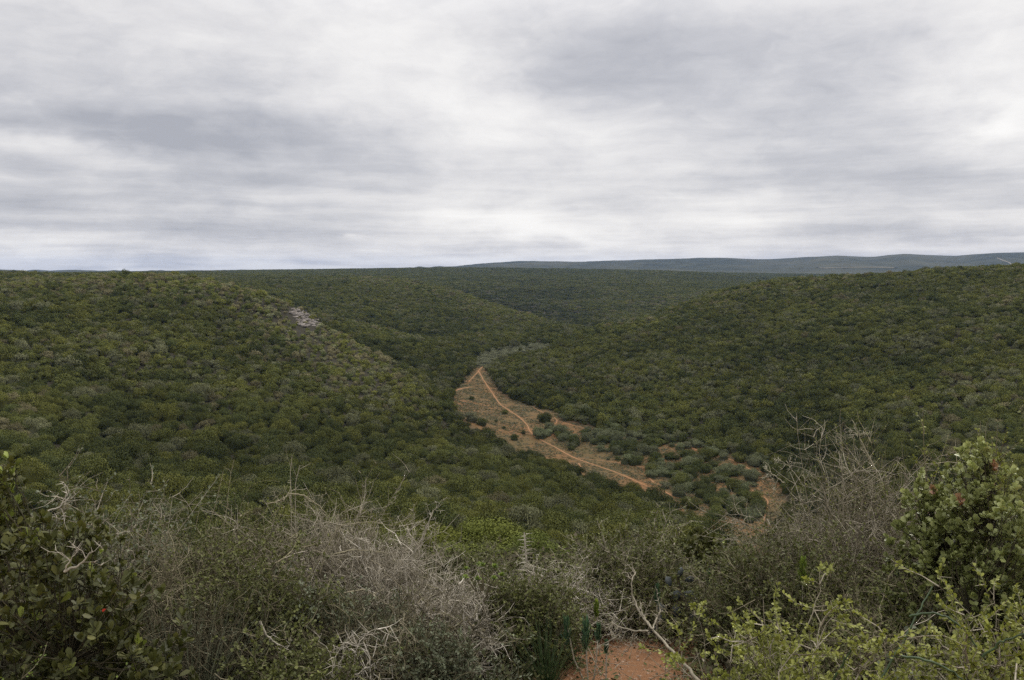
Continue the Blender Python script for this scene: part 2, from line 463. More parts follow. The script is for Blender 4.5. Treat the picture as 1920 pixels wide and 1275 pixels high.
build_terrain()

# ------------------------------------------------------------------ haze
def build_haze():
    R = 9600.0
    x0, x1, y0, y1 = -R, R, -R, R
    z0 = float(GZ.min()) - 1.5; z1 = max(float(GZ.max()), 0) + 12.0
    v = [(x, y, z) for z in (z0, z1) for (x, y) in ((x0, y0), (x1, y0), (x1, y1), (x0, y1))]
    f = [(3, 2, 1, 0), (4, 5, 6, 7), (0, 1, 5, 4), (1, 2, 6, 5), (2, 3, 7, 6), (3, 0, 4, 7)]
    me = bpy.data.meshes.new('haze'); me.from_pydata(v, [], f); me.update()
    m = bpy.data.materials.new('haze_air'); m.use_nodes = True
    N = NT(m.node_tree); N.n.clear()
    out = N.new('ShaderNodeOutputMaterial'); pv = N.new('ShaderNodeVolumePrincipled')
    pv.inputs['Color'].default_value = (.33, .55, 1.0, 1); pv.inputs['Density'].default_value = 3.4e-5
    pv.inputs['Anisotropy'].default_value = 0.0
    N.l.new(pv.outputs[0], out.inputs['Volume'])
    o = obj('haze', me, m); tag(o, 'thin blue haze over the far hills', kind='stuff')
build_haze()

# ------------------------------------------------------------------ thicket crowns
def frames(nrm):
    nrm = nrm / np.linalg.norm(nrm, axis=1, keepdims=True)
    r = rng.normal(size=nrm.shape)
    t = np.cross(nrm, r); t /= np.linalg.norm(t, axis=1, keepdims=True) + 1e-9
    b_ = np.cross(nrm, t)
    return nrm, t, b_
def cards(centres, nrm, size, aspect=1.0):
    """small pointed quads"""
    n = len(centres)
    _, t, b_ = frames(nrm)
    s = (size * rng.uniform(.6, 1.35, n))[:, None]
    k = rng.uniform(-.25, .25, (n, 1))
    v = np.stack([centres - t * s * aspect, centres - b_ * s * .55 + t * s * k, centres + t * s * aspect, centres + b_ * s * .55 - t * s * k], 1)
    f = np.arange(n * 4).reshape(n, 4)
    return v.reshape(-1, 3), f
def crown_mesh(name, seed, R=1.0, H=1.0, lobes=24, ncards=1400, card=.06, lobe_r=(.26, .42), aspect=1.0, loose=.25):
    """dome of leafy lobes on a few short limbs"""
    g = np.random.default_rng(seed)
    L = []
    for k in range(lobes):
        a = g.uniform(0, 2 * pi); r = math.sqrt(g.uniform(0, 1)) * .82
        h = math.sqrt(max(0, 1 - r * r)) * g.uniform(.72, 1.0) - .06
        if g.uniform() < .3: h *= g.uniform(.2, .7)
        L.append((r * cos(a) * R, r * sin(a) * R, (.20 + .58 * h ** 1.15) * H if h > 0 else .15 * H, g.uniform(*lobe_r) * R * .85))
    L = np.array(L)
    w = L[:, 3] ** 2; w = w / w.sum()
    idx = g.choice(lobes, ncards, p=w)
    d = g.normal(size=(ncards, 3)); d[:, 2] = np.abs(d[:, 2]) * .9 - .25 * (g.random(ncards))
    d /= np.linalg.norm(d, axis=1, keepdims=True)
    rad = L[idx, 3] * (1 - loose * g.random(ncards) ** 2 + .1 * g.normal(size=ncards) * .6)
    c = L[idx, :3] + d * rad[:, None] * np.array([1, 1, .66])
    nrm = d * 1.0 + g.normal(size=(ncards, 3)) * .38 + np.array([0, 0, .2])
    v, f = cards(c, nrm, card * R * np.ones(ncards), aspect)
    lob_t = g.uniform(-.12, .12, lobes)
    t = np.clip(.45 + lob_t[idx] + g.normal(size=ncards) * .10 + (d[:, 2] - .3) * .08, 0, 1)  # upward cards lighter: young growth plus top light painted into the tint
    tint = np.repeat(t, 4)
    # inner body closing the heart of the bush, coloured darkest as painted-in shade
    iv, iface = [], []
    nu, nvv = 9, 5
    for b in range(nvv):
        ph = b / (nvv - 1) * pi / 2
        for a in range(nu):
            th = a / nu * 2 * pi
            rr = R * .74 * cos(ph) * (1 + .12 * sin(3 * th + seed)) if b < nvv - 1 else .01
            iv.append((rr * cos(th), rr * sin(th), H * (.04 + .58 * sin(ph))))
    base = len(v)
    for b in range(nvv - 1):
        for a in range(nu):
            a2 = (a + 1) % nu
            iface.append((base + b * nu + a, base + b * nu + a2, base + (b + 1) * nu + a2, base + (b + 1) * nu + a))
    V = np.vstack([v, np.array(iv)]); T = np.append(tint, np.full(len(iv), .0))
    return V, [f, np.array(iface)], T
def proto(name, args_list, mat):
    Vs, Fs, Ts = [], [], []; off = 0
    for (dx_, dy_, sc, kw) in args_list:
        V, F, T = crown_mesh(name, **kw)
        V = V * sc + np.array([dx_, dy_, 0])
        Vs.append(V); Ts.append(T); Fs += [f + off for f in F]; off += len(V)
    return mesh_arrays(name, np.vstack(Vs), Fs, {'tint': ('FLOAT', np.concatenate(Ts))}) if mat is None else _with(mesh_arrays(name, np.vstack(Vs), Fs, {'tint': ('FLOAT', np.concatenate(Ts))}), mat)
def _with(me, mat): me.materials.append(mat); return me
M_CROWN = leaf_material('thicket_leaves', spec=.06, rough=.8, trans=.04, use_bushcol=True)
near_protos = [proto('thicket_crown', [(0, 0, 1, dict(seed=100 + k, R=1, H=.95 + .1 * (k % 3), lobes=15 + 2 * (k % 4), ncards=3000, card=.036, aspect=1.1, lobe_r=(.34, .52)))], M_CROWN) for k in range(8)]
mid_protos = [proto('thicket_crown_mid', [(0, 0, 1, dict(seed=200 + k, R=1, H=.95, lobes=10 + k % 3, ncards=760, card=.070, aspect=1.0, lobe_r=(.38, .55)))], M_CROWN) for k in range(7)]
close_protos = [proto('thicket_crown_close', [(0, 0, 1, dict(seed=400 + k, R=1, H=1, lobes=26, ncards=9000, card=.021, aspect=1.2, lobe_r=(.2, .34)))], M_CROWN) for k in range(3)]
patch_protos = []
for k in range(5):
    al = []
    for q in range(11):
        al.append((rng.uniform(-5, 5), rng.uniform(-5, 5), rng.uniform(1.5, 2.4), dict(seed=300 + 20 * k + q, R=1, H=1, lobes=7, ncards=120, card=.19)))
    patch_protos.append(proto('thicket_patch', al, M_CROWN))

KINDCOL = {'olive': (.102, .110, .032), 'dark': (.072, .083, .028), 'yellow': (.126, .129, .034), 'grey': (.138, .140, .072), 'brown': (.150, .134, .070)}

# which ground is hidden from the viewpoint (kept only when nearly in view)
slopeG = (GZ + 2.4) / GD
runmax = np.maximum.accumulate(np.where(GD > 100, GZ / GD, -9), axis=1)
def visible(x, y, z, margin=4.0):
    a = np.arctan2(x, y); d = np.hypot(x, y); l = np.log(d)
    i = np.clip(np.searchsorted(AZ, a), 0, len(AZ) - 1); j = np.clip(((l - L0) / (L1G - L0) * (NR - 1)).astype(int) - 1, 0, NR - 1)
    return (z + 3.0 + margin) / d >= runmax[i, j]

def scatter(dmin, dmax, spacing, amax=37):
    """jittered grid of bush places between two distances"""
    R = dmax; n = int(R / spacing) + 1
    xs = np.arange(-n, n + 1) * spacing; ys = np.arange(0, n + 1) * spacing
    X, Y = np.meshgrid(xs * 1.0, ys)
    X = (X + (np.arange(X.shape[0]) % 2)[:, None] * spacing * .5).ravel(); Y = Y.ravel()
    keep = (np.abs(X) < np.tan(radians(amax + 3)) * (Y + 30))
    X, Y = X[keep], Y[keep]
    X = X + rng.uniform(-.48, .48, len(X)) * spacing; Y = Y + rng.uniform(-.48, .48, len(Y)) * spacing
    d = np.hypot(X, Y); a = np.abs(np.arctan2(X, Y))
    k = (d >= dmin) & (d < dmax) & (a < radians(amax))
    X, Y = X[k], Y[k]
    Z = ground(X, Y)
    k = visible(X, Y, Z) & ~inpoly(X, Y, FLOOR) & ~(inpoly(X, Y, ARM) & (rng.random(len(X)) < .85))
    return X[k], Y[k], Z[k]
def project(x, y, z):
    fy = y * cos(PITCH) - z * sin(PITCH); uy = y * sin(PITCH) + z * cos(PITCH)
    return 960 + F_PX * x / fy, 637.5 - F_PX * uy / fy

# tracks and scars in the thicket: (pixel line, half width m)
GAPS = [([(0, 776), (25, 772), (60, 758), (92, 738), (104, 712)], 2.6), ([(236, 606), (262, 592), (290, 566)], 2.0)]
gap_pts = []
for line, hw in GAPS:
    for (u0, v0), (u1, v1) in zip(line[:-1], line[1:]):
        for t in np.linspace(0, 1, 12):
            x, y, z, d = hit(u0 + (u1 - u0) * t, v0 + (v1 - v0) * t); gap_pts.append((x, y, hw))
gap_pts = np.array(gap_pts, float)
OUT_PX = [(540, 578), (552, 572), (575, 574), (584, 590), (600, 600), (606, 618), (590, 614), (572, 620), (556, 622), (545, 600)]
OUTC = [tuple(map(float, hit(u, v)[:2])) for u, v in OUT_PX]
def gap_mask(x, y):
    m = np.zeros(len(x), bool)
    for gx, gy, hw in gap_pts: m |= (x - gx) ** 2 + (y - gy) ** 2 < (hw * .5) ** 2
    return m | (inpoly(x, y, OUTC) & (rng.random(len(x)) < .5))

def describe(x, y, z):
    """size, kind colour of every bush from where it grows"""
    n = len(x); d = np.hypot(x, y)
    u, v = project(x, y, z)
    p1 = fbm(x / 38, y / 38, 21, 4); p2 = fbm(x / 15, y / 15, 33, 3); r = rng.random(n)
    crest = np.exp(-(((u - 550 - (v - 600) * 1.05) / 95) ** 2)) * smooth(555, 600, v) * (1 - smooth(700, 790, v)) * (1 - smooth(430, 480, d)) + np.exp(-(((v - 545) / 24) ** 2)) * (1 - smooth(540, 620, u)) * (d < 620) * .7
    col = np.zeros((n, 3)); kind = np.full(n, 'olive', dtype=object)
    s = r * .55 + p2 * .45 + (p1 - .5) * .5 - .05 * ((u < 620) & (d < 420))
    kind[s < .34] = 'dark'; kind[s > .62] = 'yellow'
    r2 = rng.random(n)
    kind[r2 < .11 + .16 * (p1 > .56)] = 'grey'
    kind[r2 > .978 - .27 * crest] = 'brown'
    for k, c in KINDCOL.items(): col[kind == k] = c
    j = rng.uniform(.72, 1.28, (n, 1)); col = col * j * (1 + rng.normal(size=(n, 3)) * .05)
    size = np.clip(np.exp(rng.normal(size=n) * .27), .45, 1.9) * (.9 + .35 * (1 - p1))
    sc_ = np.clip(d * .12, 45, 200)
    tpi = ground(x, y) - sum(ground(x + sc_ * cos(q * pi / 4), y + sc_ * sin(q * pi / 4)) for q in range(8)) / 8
    tp = np.clip(tpi / (sc_ * .07), -1, 1) * smooth(100, 200, d)      # hollows hold darker, taller bush, crests paler, lower; tone also paints relief shade
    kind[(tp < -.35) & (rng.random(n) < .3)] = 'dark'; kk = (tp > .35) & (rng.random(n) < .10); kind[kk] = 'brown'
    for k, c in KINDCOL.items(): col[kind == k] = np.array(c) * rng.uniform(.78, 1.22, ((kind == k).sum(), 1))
    col *= (1 + .26 * tp)[:, None]; size *= 1 - .12 * tp  # extra tone by relief: shaded hollows and lit crests painted into bush colour
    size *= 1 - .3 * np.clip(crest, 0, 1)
    col *= (1 + .38 * np.clip(crest, 0, 1))[:, None]  # crest strip lightened further, its light painted into the bush colour
    return kind, np.clip(col, .004, .3), size

# --- generic geometry-node scatter used for the uncountable mass
def gn_scatter(name, label, x, y, z, sc, rot, col, protos, var):
    me = bpy.data.meshes.new(name)
    n = len(x)
    me.vertices.add(n); me.vertices.foreach_set('co', np.stack([x, y, z], 1).astype(np.float32).ravel())
    def add(nm, typ, dom, data):
        a = me.attributes.new(nm, typ, dom); key = {'FLOAT': 'value', 'INT': 'value', 'FLOAT_VECTOR': 'vector', 'FLOAT_COLOR': 'color'}[typ]
        a.data.foreach_set(key, np.asarray(data, np.int32 if typ == 'INT' else np.float32).ravel())
    add('scl', 'FLOAT_VECTOR', 'POINT', sc); add('rot', 'FLOAT_VECTOR', 'POINT', rot)
    add('bushcol', 'FLOAT_COLOR', 'POINT', np.concatenate([col, np.ones((n, 1))], 1)); add('var', 'INT', 'POINT', var)
    me.update()
    o = obj(name, me); tag(o, label, kind='stuff')
    ng = bpy.data.node_groups.new(name, 'GeometryNodeTree')
    ng.interface.new_socket('Geometry', in_out='INPUT', socket_type='NodeSocketGeometry')
    ng.interface.new_socket('Geometry', in_out='OUTPUT', socket_type='NodeSocketGeometry')
    gi = ng.nodes.new('NodeGroupInput'); go = ng.nodes.new('NodeGroupOutput')
    m2p = ng.nodes.new('GeometryNodeMeshToPoints'); iop = ng.nodes.new('GeometryNodeInstanceOnPoints')
    ng.links.new(gi.outputs[0], m2p.inputs[0]); ng.links.new(m2p.outputs[0], iop.inputs['Points'])
    g2i = ng.nodes.new('GeometryNodeGeometryToInstance')
    for pme in reversed(protos):
        po = bpy.data.objects.new(pme.name, pme)          # never linked to the scene
        oi = ng.nodes.new('GeometryNodeObjectInfo'); oi.inputs['Object'].default_value = po
        oi.transform_space = 'ORIGINAL'; oi.inputs['As Instance'].default_value = False
        ng.links.new(oi.outputs['Geometry'], g2i.inputs[0])
    ng.links.new(g2i.outputs[0], iop.inputs['Instance'])
    iop.inputs['Pick Instance'].default_value = True
    def na(nm, typ):
        nd = ng.nodes.new('GeometryNodeInputNamedAttribute'); nd.data_type = typ; nd.inputs['Name'].default_value = nm
        return [s for s in nd.outputs if s.enabled][0]
    ng.links.new(na('var', 'INT'), iop.inputs['Instance Index'])
    ng.links.new(na('rot', 'FLOAT_VECTOR'), iop.inputs['Rotation'])
    ng.links.new(na('scl', 'FLOAT_VECTOR'), iop.inputs['Scale'])
    ng.links.new(iop.outputs[0], go.inputs[0])
    md = o.modifiers.new('scatter', 'NODES'); md.node_group = ng
    return o

def where_words(u, v, d):
    if d < 620 and u < 900:
        side = 'far left' if u < 160 else 'left' if u < 330 else 'middle' if u < 560 else 'valley side'
    else: side = ''
    return side
NAMES = {'olive': 'olive green', 'dark': 'dark green', 'yellow': 'yellowish green', 'grey': 'grey green', 'brown': 'brownish grey'}
def in_view_of_floor(x, y, z):
    """bushes whose crown would stand in front of the bare floor, which the photograph shows open"""
    u, v = project(x, y, z + 2.1); near_ = (np.hypot(x, y) < 90) & (u > 1290) & (u < 1500) & (v < 1045)
    return near_ | inpoly(u, v, FLOOR_PX) | (inpoly(u, v, ARM_PX) & (rng.random(len(x)) < .93)) | (inpoly(u, v, OUT_PX) & (np.hypot(x, y) > 350) & (rng.random(len(x)) < .55))
def build_thicket():
    x, y, z = scatter(17, 430, 3.1)
    k = ~in_view_of_floor(x, y, z); x, y, z = x[k], y[k], z[k]
    k = ~gap_mask(x, y); x, y, z = x[k], y[k], z[k]
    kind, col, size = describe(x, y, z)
    d = np.hypot(x, y)
    size = size * np.where(d < 90, .5, 1.0)
    R = 1.66 * size; H = R * rng.uniform(1.3, 2.0, len(x))
    u, v = project(x, y, z + H * .6)
    # the individuals: the 300 that show largest above the near shrubs
    vis = (z + 1.0) / d >= runmax[np.clip(np.searchsorted(AZ, np.arctan2(x, y)), 0, len(AZ) - 1), np.clip(((np.log(d) - L0) / (L1G - L0) * (NR - 1)).astype(int) - 3, 0, NR - 1)]
    front = np.where(u < 700, 925, np.where(u < 1060, 945, np.where(u < 1330, 985, 850)))
    ok = vis & (u > 12) & (u < 1908) & (v > 500) & (v < front) & (d > 90)
    idx = np.where(ok)[0]
    idx = idx[np.argsort(-(R[idx] / d[idx]))][:300]
    sel = np.zeros(len(x), bool); sel[idx] = True
    var = rng.integers(0, 8, len(x)); rot = rng.uniform(0, 2 * pi, len(x)); sink = .12
    zones = {}
    for i in idx[np.argsort(u[idx])]:
        o = bpy.data.objects.new('thicket_bush', near_protos[var[i]]); COL.objects.link(o)
        o.location = (x[i], y[i], z[i] - sink); o.rotation_euler = (0, 0, rot[i]); o.scale = (R[i], R[i] * rng.uniform(.85, 1.15), H[i])
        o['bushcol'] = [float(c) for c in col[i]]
        zn = next(t for lim, t in ((160, 'above the broad leaved corner shrub'), (330, 'above the silvery left shrub'), (520, 'above the brown twiggy shrub'), (700, 'above the tallest thorn shrub'),
                  (860, 'above the left brow bush'), (1060, 'above the right brow bush'), (1330, 'above the rounded thorn shrub'), (9999, 'behind the wide thorn shrub')) if u[i] < lim)
        zn = next(t for lim, t in ((905, 'high row'), (925, 'third row'), (9999, 'nearest row')) if v[i] < lim - (60 if u[i] > 1330 else 0)) + ' ' + zn
        big = 'broad' if R[i] > 2.7 else 'large' if R[i] > 2.2 else 'rounded' if R[i] > 1.8 else 'small'
        tag(o, f"{big} {NAMES[kind[i]]} bush in the {zn}", 'bush', 'single bushes of the thicket')
    r = ~sel
    def three(R, H): return np.stack([R, R * rng.uniform(.85, 1.15, len(R)), H], 1)
    def rots(n): return np.stack([rng.uniform(-.08, .08, n), rng.uniform(-.08, .08, n), rng.uniform(0, 2 * pi, n)], 1)
    m1 = r & (d < 260); m2 = r & (d >= 260)
    # second ring and far ring
    x2, y2, z2 = scatter(430, 1050, 3.1)
    k = ~in_view_of_floor(x2, y2, z2); x2, y2, z2 = x2[k], y2[k], z2[k]
    k = ~gap_mask(x2, y2); x2, y2, z2 = x2[k], y2[k], z2[k]
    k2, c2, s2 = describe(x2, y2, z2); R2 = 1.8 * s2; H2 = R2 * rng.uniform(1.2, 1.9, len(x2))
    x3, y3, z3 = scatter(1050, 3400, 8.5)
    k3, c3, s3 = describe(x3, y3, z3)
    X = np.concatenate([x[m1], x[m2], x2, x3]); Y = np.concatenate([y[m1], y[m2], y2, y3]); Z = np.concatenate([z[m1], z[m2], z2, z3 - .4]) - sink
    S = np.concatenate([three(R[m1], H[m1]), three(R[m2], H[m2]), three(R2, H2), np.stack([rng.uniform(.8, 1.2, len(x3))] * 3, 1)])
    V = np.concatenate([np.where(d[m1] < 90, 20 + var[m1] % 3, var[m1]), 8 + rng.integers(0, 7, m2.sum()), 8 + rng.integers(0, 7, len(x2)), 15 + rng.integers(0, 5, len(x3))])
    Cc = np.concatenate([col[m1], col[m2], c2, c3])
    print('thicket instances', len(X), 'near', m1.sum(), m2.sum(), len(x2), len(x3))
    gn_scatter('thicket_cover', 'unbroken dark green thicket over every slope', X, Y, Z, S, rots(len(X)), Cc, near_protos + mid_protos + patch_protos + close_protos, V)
build_thicket()

# ------------------------------------------------------------------ valley floor: trails, tufts, bushes
def ribbon(name, label, px_line, width, mat, lift=.05, far=False, step=1.5, smooth_w=None, cat=None):
    pts = [hit(u, v, 120 if not far else 3300)[:3] for u, v in px_line]
    P = np.array(pts, float)[:, :2]
    seg = np.hypot(*np.diff(P, axis=0).T); L = np.concatenate([[0], np.cumsum(seg)])
    n = max(4, int(L[-1] / step)); t = np.linspace(0, L[-1], n)
    X = np.interp(t, L, P[:, 0]); Y = np.interp(t, L, P[:, 1])
    ker = np.array([1, 2, 3, 2, 1]) / 9.0
    if n > 8:
        Xp = np.convolve(np.pad(X, 2, 'edge'), ker, 'valid'); Yp = np.convolve(np.pad(Y, 2, 'edge'), ker, 'valid'); X, Y = Xp, Yp
    X = X + (fbm(t / 6, t * 0, 51) - .5) * width * .9; Y = Y + (fbm(t / 6, t * 0 + 5, 52) - .5) * width * .9
    T = np.stack([np.gradient(X), np.gradient(Y)], 1); T /= np.linalg.norm(T, axis=1, keepdims=True) + 1e-9
    Nn = np.stack([-T[:, 1], T[:, 0]], 1)
    w = width * (.7 + .6 * fbm(t / 4, t * 0 + 9, 53)) * .5
    rows = []
    for k, off in enumerate((-1, -.35, .35, 1)):
        x = X + Nn[:, 0] * w * off; y = Y + Nn[:, 1] * w * off
        z = ground(x, y) + (lift if abs(off) < 1 else lift * .35)
        rows.append(np.stack([x, y, z], 1))
    V = np.stack(rows, 1).reshape(-1, 3)
    i = np.arange(n - 1)[:, None] * 4 + np.arange(3)[None]
    F = np.stack([i, i + 1, i + 5, i + 4], -1).reshape(-1, 4)
    me = mesh_arrays(name, V, [F], None, True)
    o = obj(name, me, mat); tag(o, label, kind='structure'); return o
def soil_material(name, lo, hi, sc=1.5):
    m, N, b, out = new_mat(name)
    geo = N.new('ShaderNodeNewGeometry')
    nn = N.noise(geo.outputs['Position'], sc, 5, .65).outputs[0]
    N.l.new(N.ramp(nn, [(.3, lo), (.7, hi)]), b.inputs['Base Color']); b.inputs['Roughness'].default_value = .95
    b.inputs['Specular IOR Level'].default_value = .1
    return m
M_TRAIL = soil_material('trail_soil', (.23, .112, .052), (.37, .205, .108), .8)
M_ROAD = soil_material('pale_gravel', (.20, .18, .14), (.28, .25, .21), .02)
M_FIELD = soil_material('dry_grass_field', (.075, .07, .045), (.12, .108, .072), .01)
TRAILS = [([(914,680),(903,689),(897,696),(906,712),(922,735),(940,760),(958,772),(975,783),(990,798),(993,808),(1002,818),(1020,828),(1040,838),(1060,850),(1085,862),(1120,874),(1150,884),(1180,896),(1216,913)], .95, 'pale trodden game trail running down the red valley floor'),
 ([(897,696),(888,706),(879,716)], .8, 'short side branch of the game trail at the top of the valley floor'),
 ([(1078,859),(1110,862),(1150,866),(1185,872),(1213,878)], .55, 'thin trail splitting off to the right of the main game trail'),
 ([(998,763),(1020,775),(1035,779),(1046,789),(1040,796)], .65, 'thin trail beside the round dark bush on the valley floor'),
 ([(1046,789),(1065,795),(1095,802)], .6, 'thin trail running to the grey bushes'),
 ([(1225,822),(1250,832),(1285,836),(1320,848),(1350,856),(1380,866),(1408,882),(1432,886)], 1.0, 'orange sandy strip behind the grey green bushes'),
 ([(1408,918),(1425,930),(1440,936),(1438,955),(1432,978)], .8, 'forked red trail at the right end of the valley floor'),
 ([(1214,880),(1213,893),(1226,905)], 1.0, 'bare red strip beside the bush cluster'),
 ([(1246,922),(1264,932)], 1.2, 'small bare red patch below the bush cluster'),
 ([(1084,868),(1092,882),(1097,888)], .9, 'small bare red strip left of the main trail'),
 ([(1322,978),(1345,990),(1368,1006)], 1.5, 'bare red gully at the foot of the near slope'),
 ([(845,734),(866,728),(882,726)], 1.5, 'bare orange patch on the left edge of the valley floor')]
for ln, w_, lb in TRAILS: ribbon('path', lb, ln, w_ * .4, M_TRAIL)
ribbon('path', 'bare pale track crossing the thicket at the left edge', [(0, 777), (14, 774), (30, 770)], 1.8, M_TRAIL)
ribbon('path', 'small red soil scar among bushes on the left', [(102, 724), (106, 712)], 1.1, M_TRAIL)
ribbon('road', 'pale gravel road climbing the far right hills', [(1868, 484), (1884, 490), (1893, 493), (1908, 499.5)], 5, M_ROAD, 3.0, True, 40)
ribbon('field', 'pale strip of dry grass at the foot of the far hills', [(1524, 502.5), (1560, 501.2), (1620, 501.2), (1650, 502.2), (1690, 502.5)], 60, M_FIELD, 3.0, True, 40)

def small_cards(name, n, R, H, card, seed, mat, up=.6):
    g = np.random.default_rng(seed)
    c = g.normal(size=(n, 3)) * np.array([R * .45, R * .45, 0]); c[:, 2] = H * g.random(n) ** 1.3 * (1 - np.clip(np.hypot(c[:, 0], c[:, 1]) / R, 0, .9))
    nr = g.normal(size=(n, 3)); nr[:, 2] = np.abs(nr[:, 2]) + up
    V, F = cards(c, nr, card * np.ones(n), 1.0)
    return _with(mesh_arrays(name, V, [F], {'tint': ('FLOAT', np.repeat(np.clip(g.normal(.5, .2, n), 0, 1), 4))}), mat)
def build_valley():
    tuftp = [small_cards('tuft', 46, .42, .34, .075, 900 + k, M_CROWN) for k in range(4)]
    F = np.array(FLOOR); x0, y0 = F.min(0); x1, y1 = F.max(0)
    n = int((x1 - x0) * (y1 - y0) / .3)
    x = rng.uniform(x0, x1, n); y = rng.uniform(y0, y1, n)
    k = inpoly(x, y, FLOOR); x, y = x[k], y[k]
    dn = fbm(x / 9, y / 9, 61, 4) * .6 + fbm(x / 2.2, y / 2.2, 62, 3) * .5
    k = rng.random(len(x)) < np.clip((dn - .36) * 4.2, .06, .97); x, y = x[k], y[k]
    # keep the trails clear
    keep = np.ones(len(x), bool)
    for ln, w_, lb in TRAILS:
        P = np.array([hit(u, v)[:2] for u, v in ln], float)
        for a, b in zip(P[:-1], P[1:]):
            ab = b - a; t = np.clip(((x - a[0]) * ab[0] + (y - a[1]) * ab[1]) / (ab @ ab + 1e-9), 0, 1)
            keep &= np.hypot(x - a[0] - t * ab[0], y - a[1] - t * ab[1]) > w_ * .6 + .25
    x, y = x[keep], y[keep]; n = len(x)
    col = np.array([.115, .108, .055]) * rng.uniform(.6, 1.35, (n, 1)) * (1 + rng.normal(size=(n, 3)) * .08)
    gg = rng.random(n) < .3; col[gg] = np.array([.15, .155, .105]) * rng.uniform(.7, 1.2, (gg.sum(), 1))
    s = rng.uniform(.5, 1.5, n)
    gn_scatter('ground_cover', 'low grey green scrub tufts dotted over the red valley floor', x, y, ground(x, y) - .02, np.stack([s, s, s * rng.uniform(.6, 1.1, n)], 1),
               np.stack([0 * s, 0 * s, rng.uniform(0, 6.28, n)], 1), np.clip(col, .01, .4), tuftp, rng.integers(0, 4, n))
    print('tufts', n)
    # grey bushes filling the upper arm of the valley
    A = np.array(ARM); n = 650
    x = rng.uniform(A[:, 0].min(), A[:, 0].max(), n * 6); y = rng.uniform(A[:, 1].min(), A[:, 1].max(), n * 6)
    k = inpoly(x, y, ARM); x, y = x[k][:n], y[k][:n]; n = len(x)
    col = np.array([.165, .17, .10]) * rng.uniform(.55, 1.25, (n, 1)); s = np.exp(rng.normal(size=n) * .35)
    gn_scatter('undergrowth', 'pale grey green scrub filling the narrow upper end of the valley', x, y, ground(x, y) - .1, np.stack([s * 1.3, s * 1.3, s], 1),
               np.stack([0 * s, 0 * s, rng.uniform(0, 6.28, n)], 1), col, mid_protos, rng.integers(0, 7, n))
    # single bushes on the floor: (u, v of the base, width px, kind)
    B = [(1022,791,30,'dark','round dark green bush standing alone beside the thin trail'),(884,750,13,'dark','small dark bush alone at the upper left of the red flat'),(903,797,26,'dark','dark bush at the left edge of the red flat'),(884,790,30,'grey','grey green bush left of the red flat beside a darker one'),
         (947,776,15,'olive','small flat bush left of the main trail'),(945,803,8,'dark','tiny bush in the middle of the red flat'),(981,813,11,'dark','small bush just left of the trail bend'),(964,825,18,'dark','dark bush near the lower left corner of the red flat'),(930,791,7,'dark','tiny dark bush in the left half of the red flat'),
         (1140,862,9,'grey','tiny grey dead bush beside the thin trail'),(1247,916,22,'grey','flat greyish brown bush below the dark cluster'),(1414,912,15,'grey','small grey bush at the right end of the flat'),(1290,840,20,'grey','pale grey bush beside the orange strip')]
    clusters = [([(1003,822),(1010,808),(1040,803),(1075,810),(1076,824),(1040,828)], 13, .9, 'in the first clump right of the main trail'),
                ([(1066,842),(1078,826),(1110,818),(1140,826),(1150,846),(1120,850),(1085,850)], 16, .8, 'in the grey clump above the thin side trail'),
                ([(1085,815),(1100,800),(1140,805),(1200,822),(1235,835),(1232,862),(1200,874),(1160,866),(1150,840),(1120,820)], 50, .4, 'in the broad clump on the upper right of the flat'),
                ([(1217,900),(1220,868),(1250,856),(1300,856),(1340,866),(1345,886),(1300,900),(1282,912),(1240,908)], 38, .3, 'in the dense clump in the middle of the flat'),
                ([(1262,930),(1280,905),(1330,892),(1380,905),(1425,930),(1432,965),(1400,982),(1340,975),(1290,955)], 56, .25, 'in the large clump at the lower end of the flat'),
                ([(1349,905),(1352,888),(1385,880),(1418,890),(1416,908)], 10, .7, 'in the small clump at the right end of the flat'),
                ([(1048,782),(1060,764),(1100,772),(1150,790),(1200,806),(1260,822),(1330,838),(1420,860),(1480,885),(1470,900),(1400,872),(1310,850),(1240,836),(1180,815),(1120,805),(1070,792)], 80, .7, 'in the pale row along the foot of the right hill')]
    for u, v, w, kd, lb in B:
        x, y, z, d = hit(u, v); r = w / F_PX * d * .5
        add_bush(x, y, z, r, r * 1.3, kd, lb, 'bushes standing alone on the valley floor')
    for poly, n, pg, where in clusters:
        Pw = [tuple(map(float, hit(u, v)[:2])) for u, v in poly]; A = np.array(Pw); got = []
        tries = 0
        while len(got) < n and tries < 4000:
            tries += 1
            x = random.uniform(A[:, 0].min(), A[:, 0].max()); y = random.uniform(A[:, 1].min(), A[:, 1].max())
            if not inpoly(np.array([x]), np.array([y]), Pw)[0]: continue
            if any((x - a) ** 2 + (y - b) ** 2 < 1.45 ** 2 for a, b in got): continue
            got.append((x, y))
        for x, y in got:
            r = random.uniform(1.2, 2.8); kd = 'pale' if random.random() < pg else random.choice(['dark', 'olive', 'dark'])
            sz = 'large' if r > 2.1 else 'middling' if r > 1.7 else 'low'
            add_bush(x, y, float(ground(x, y)), r, r * random.uniform(1.05, 1.5), kd, f"{sz} {'silvery grey green' if kd == 'pale' else NAMES[kd]} bush {where}", 'bushes clumped on the valley floor')
def add_bush(x, y, z, r, h, kd, label, group):
    c = {'pale': (.135, .145, .076), 'grey': (.13, .135, .075)}.get(kd) or KINDCOL[kd]
    o = bpy.data.objects.new('valley_bush', near_protos[random.randrange(8)]); COL.objects.link(o)
    o.location = (x, y, z - .08); o.rotation_euler = (0, 0, random.uniform(0, 6.28)); o.scale = (r, r * random.uniform(.85, 1.15), h)
    j = random.uniform(.78, 1.2); o['bushcol'] = [c[0] * j, c[1] * j * random.uniform(.97, 1.04), c[2] * j]
    tag(o, label, 'bush', group)
build_valley()

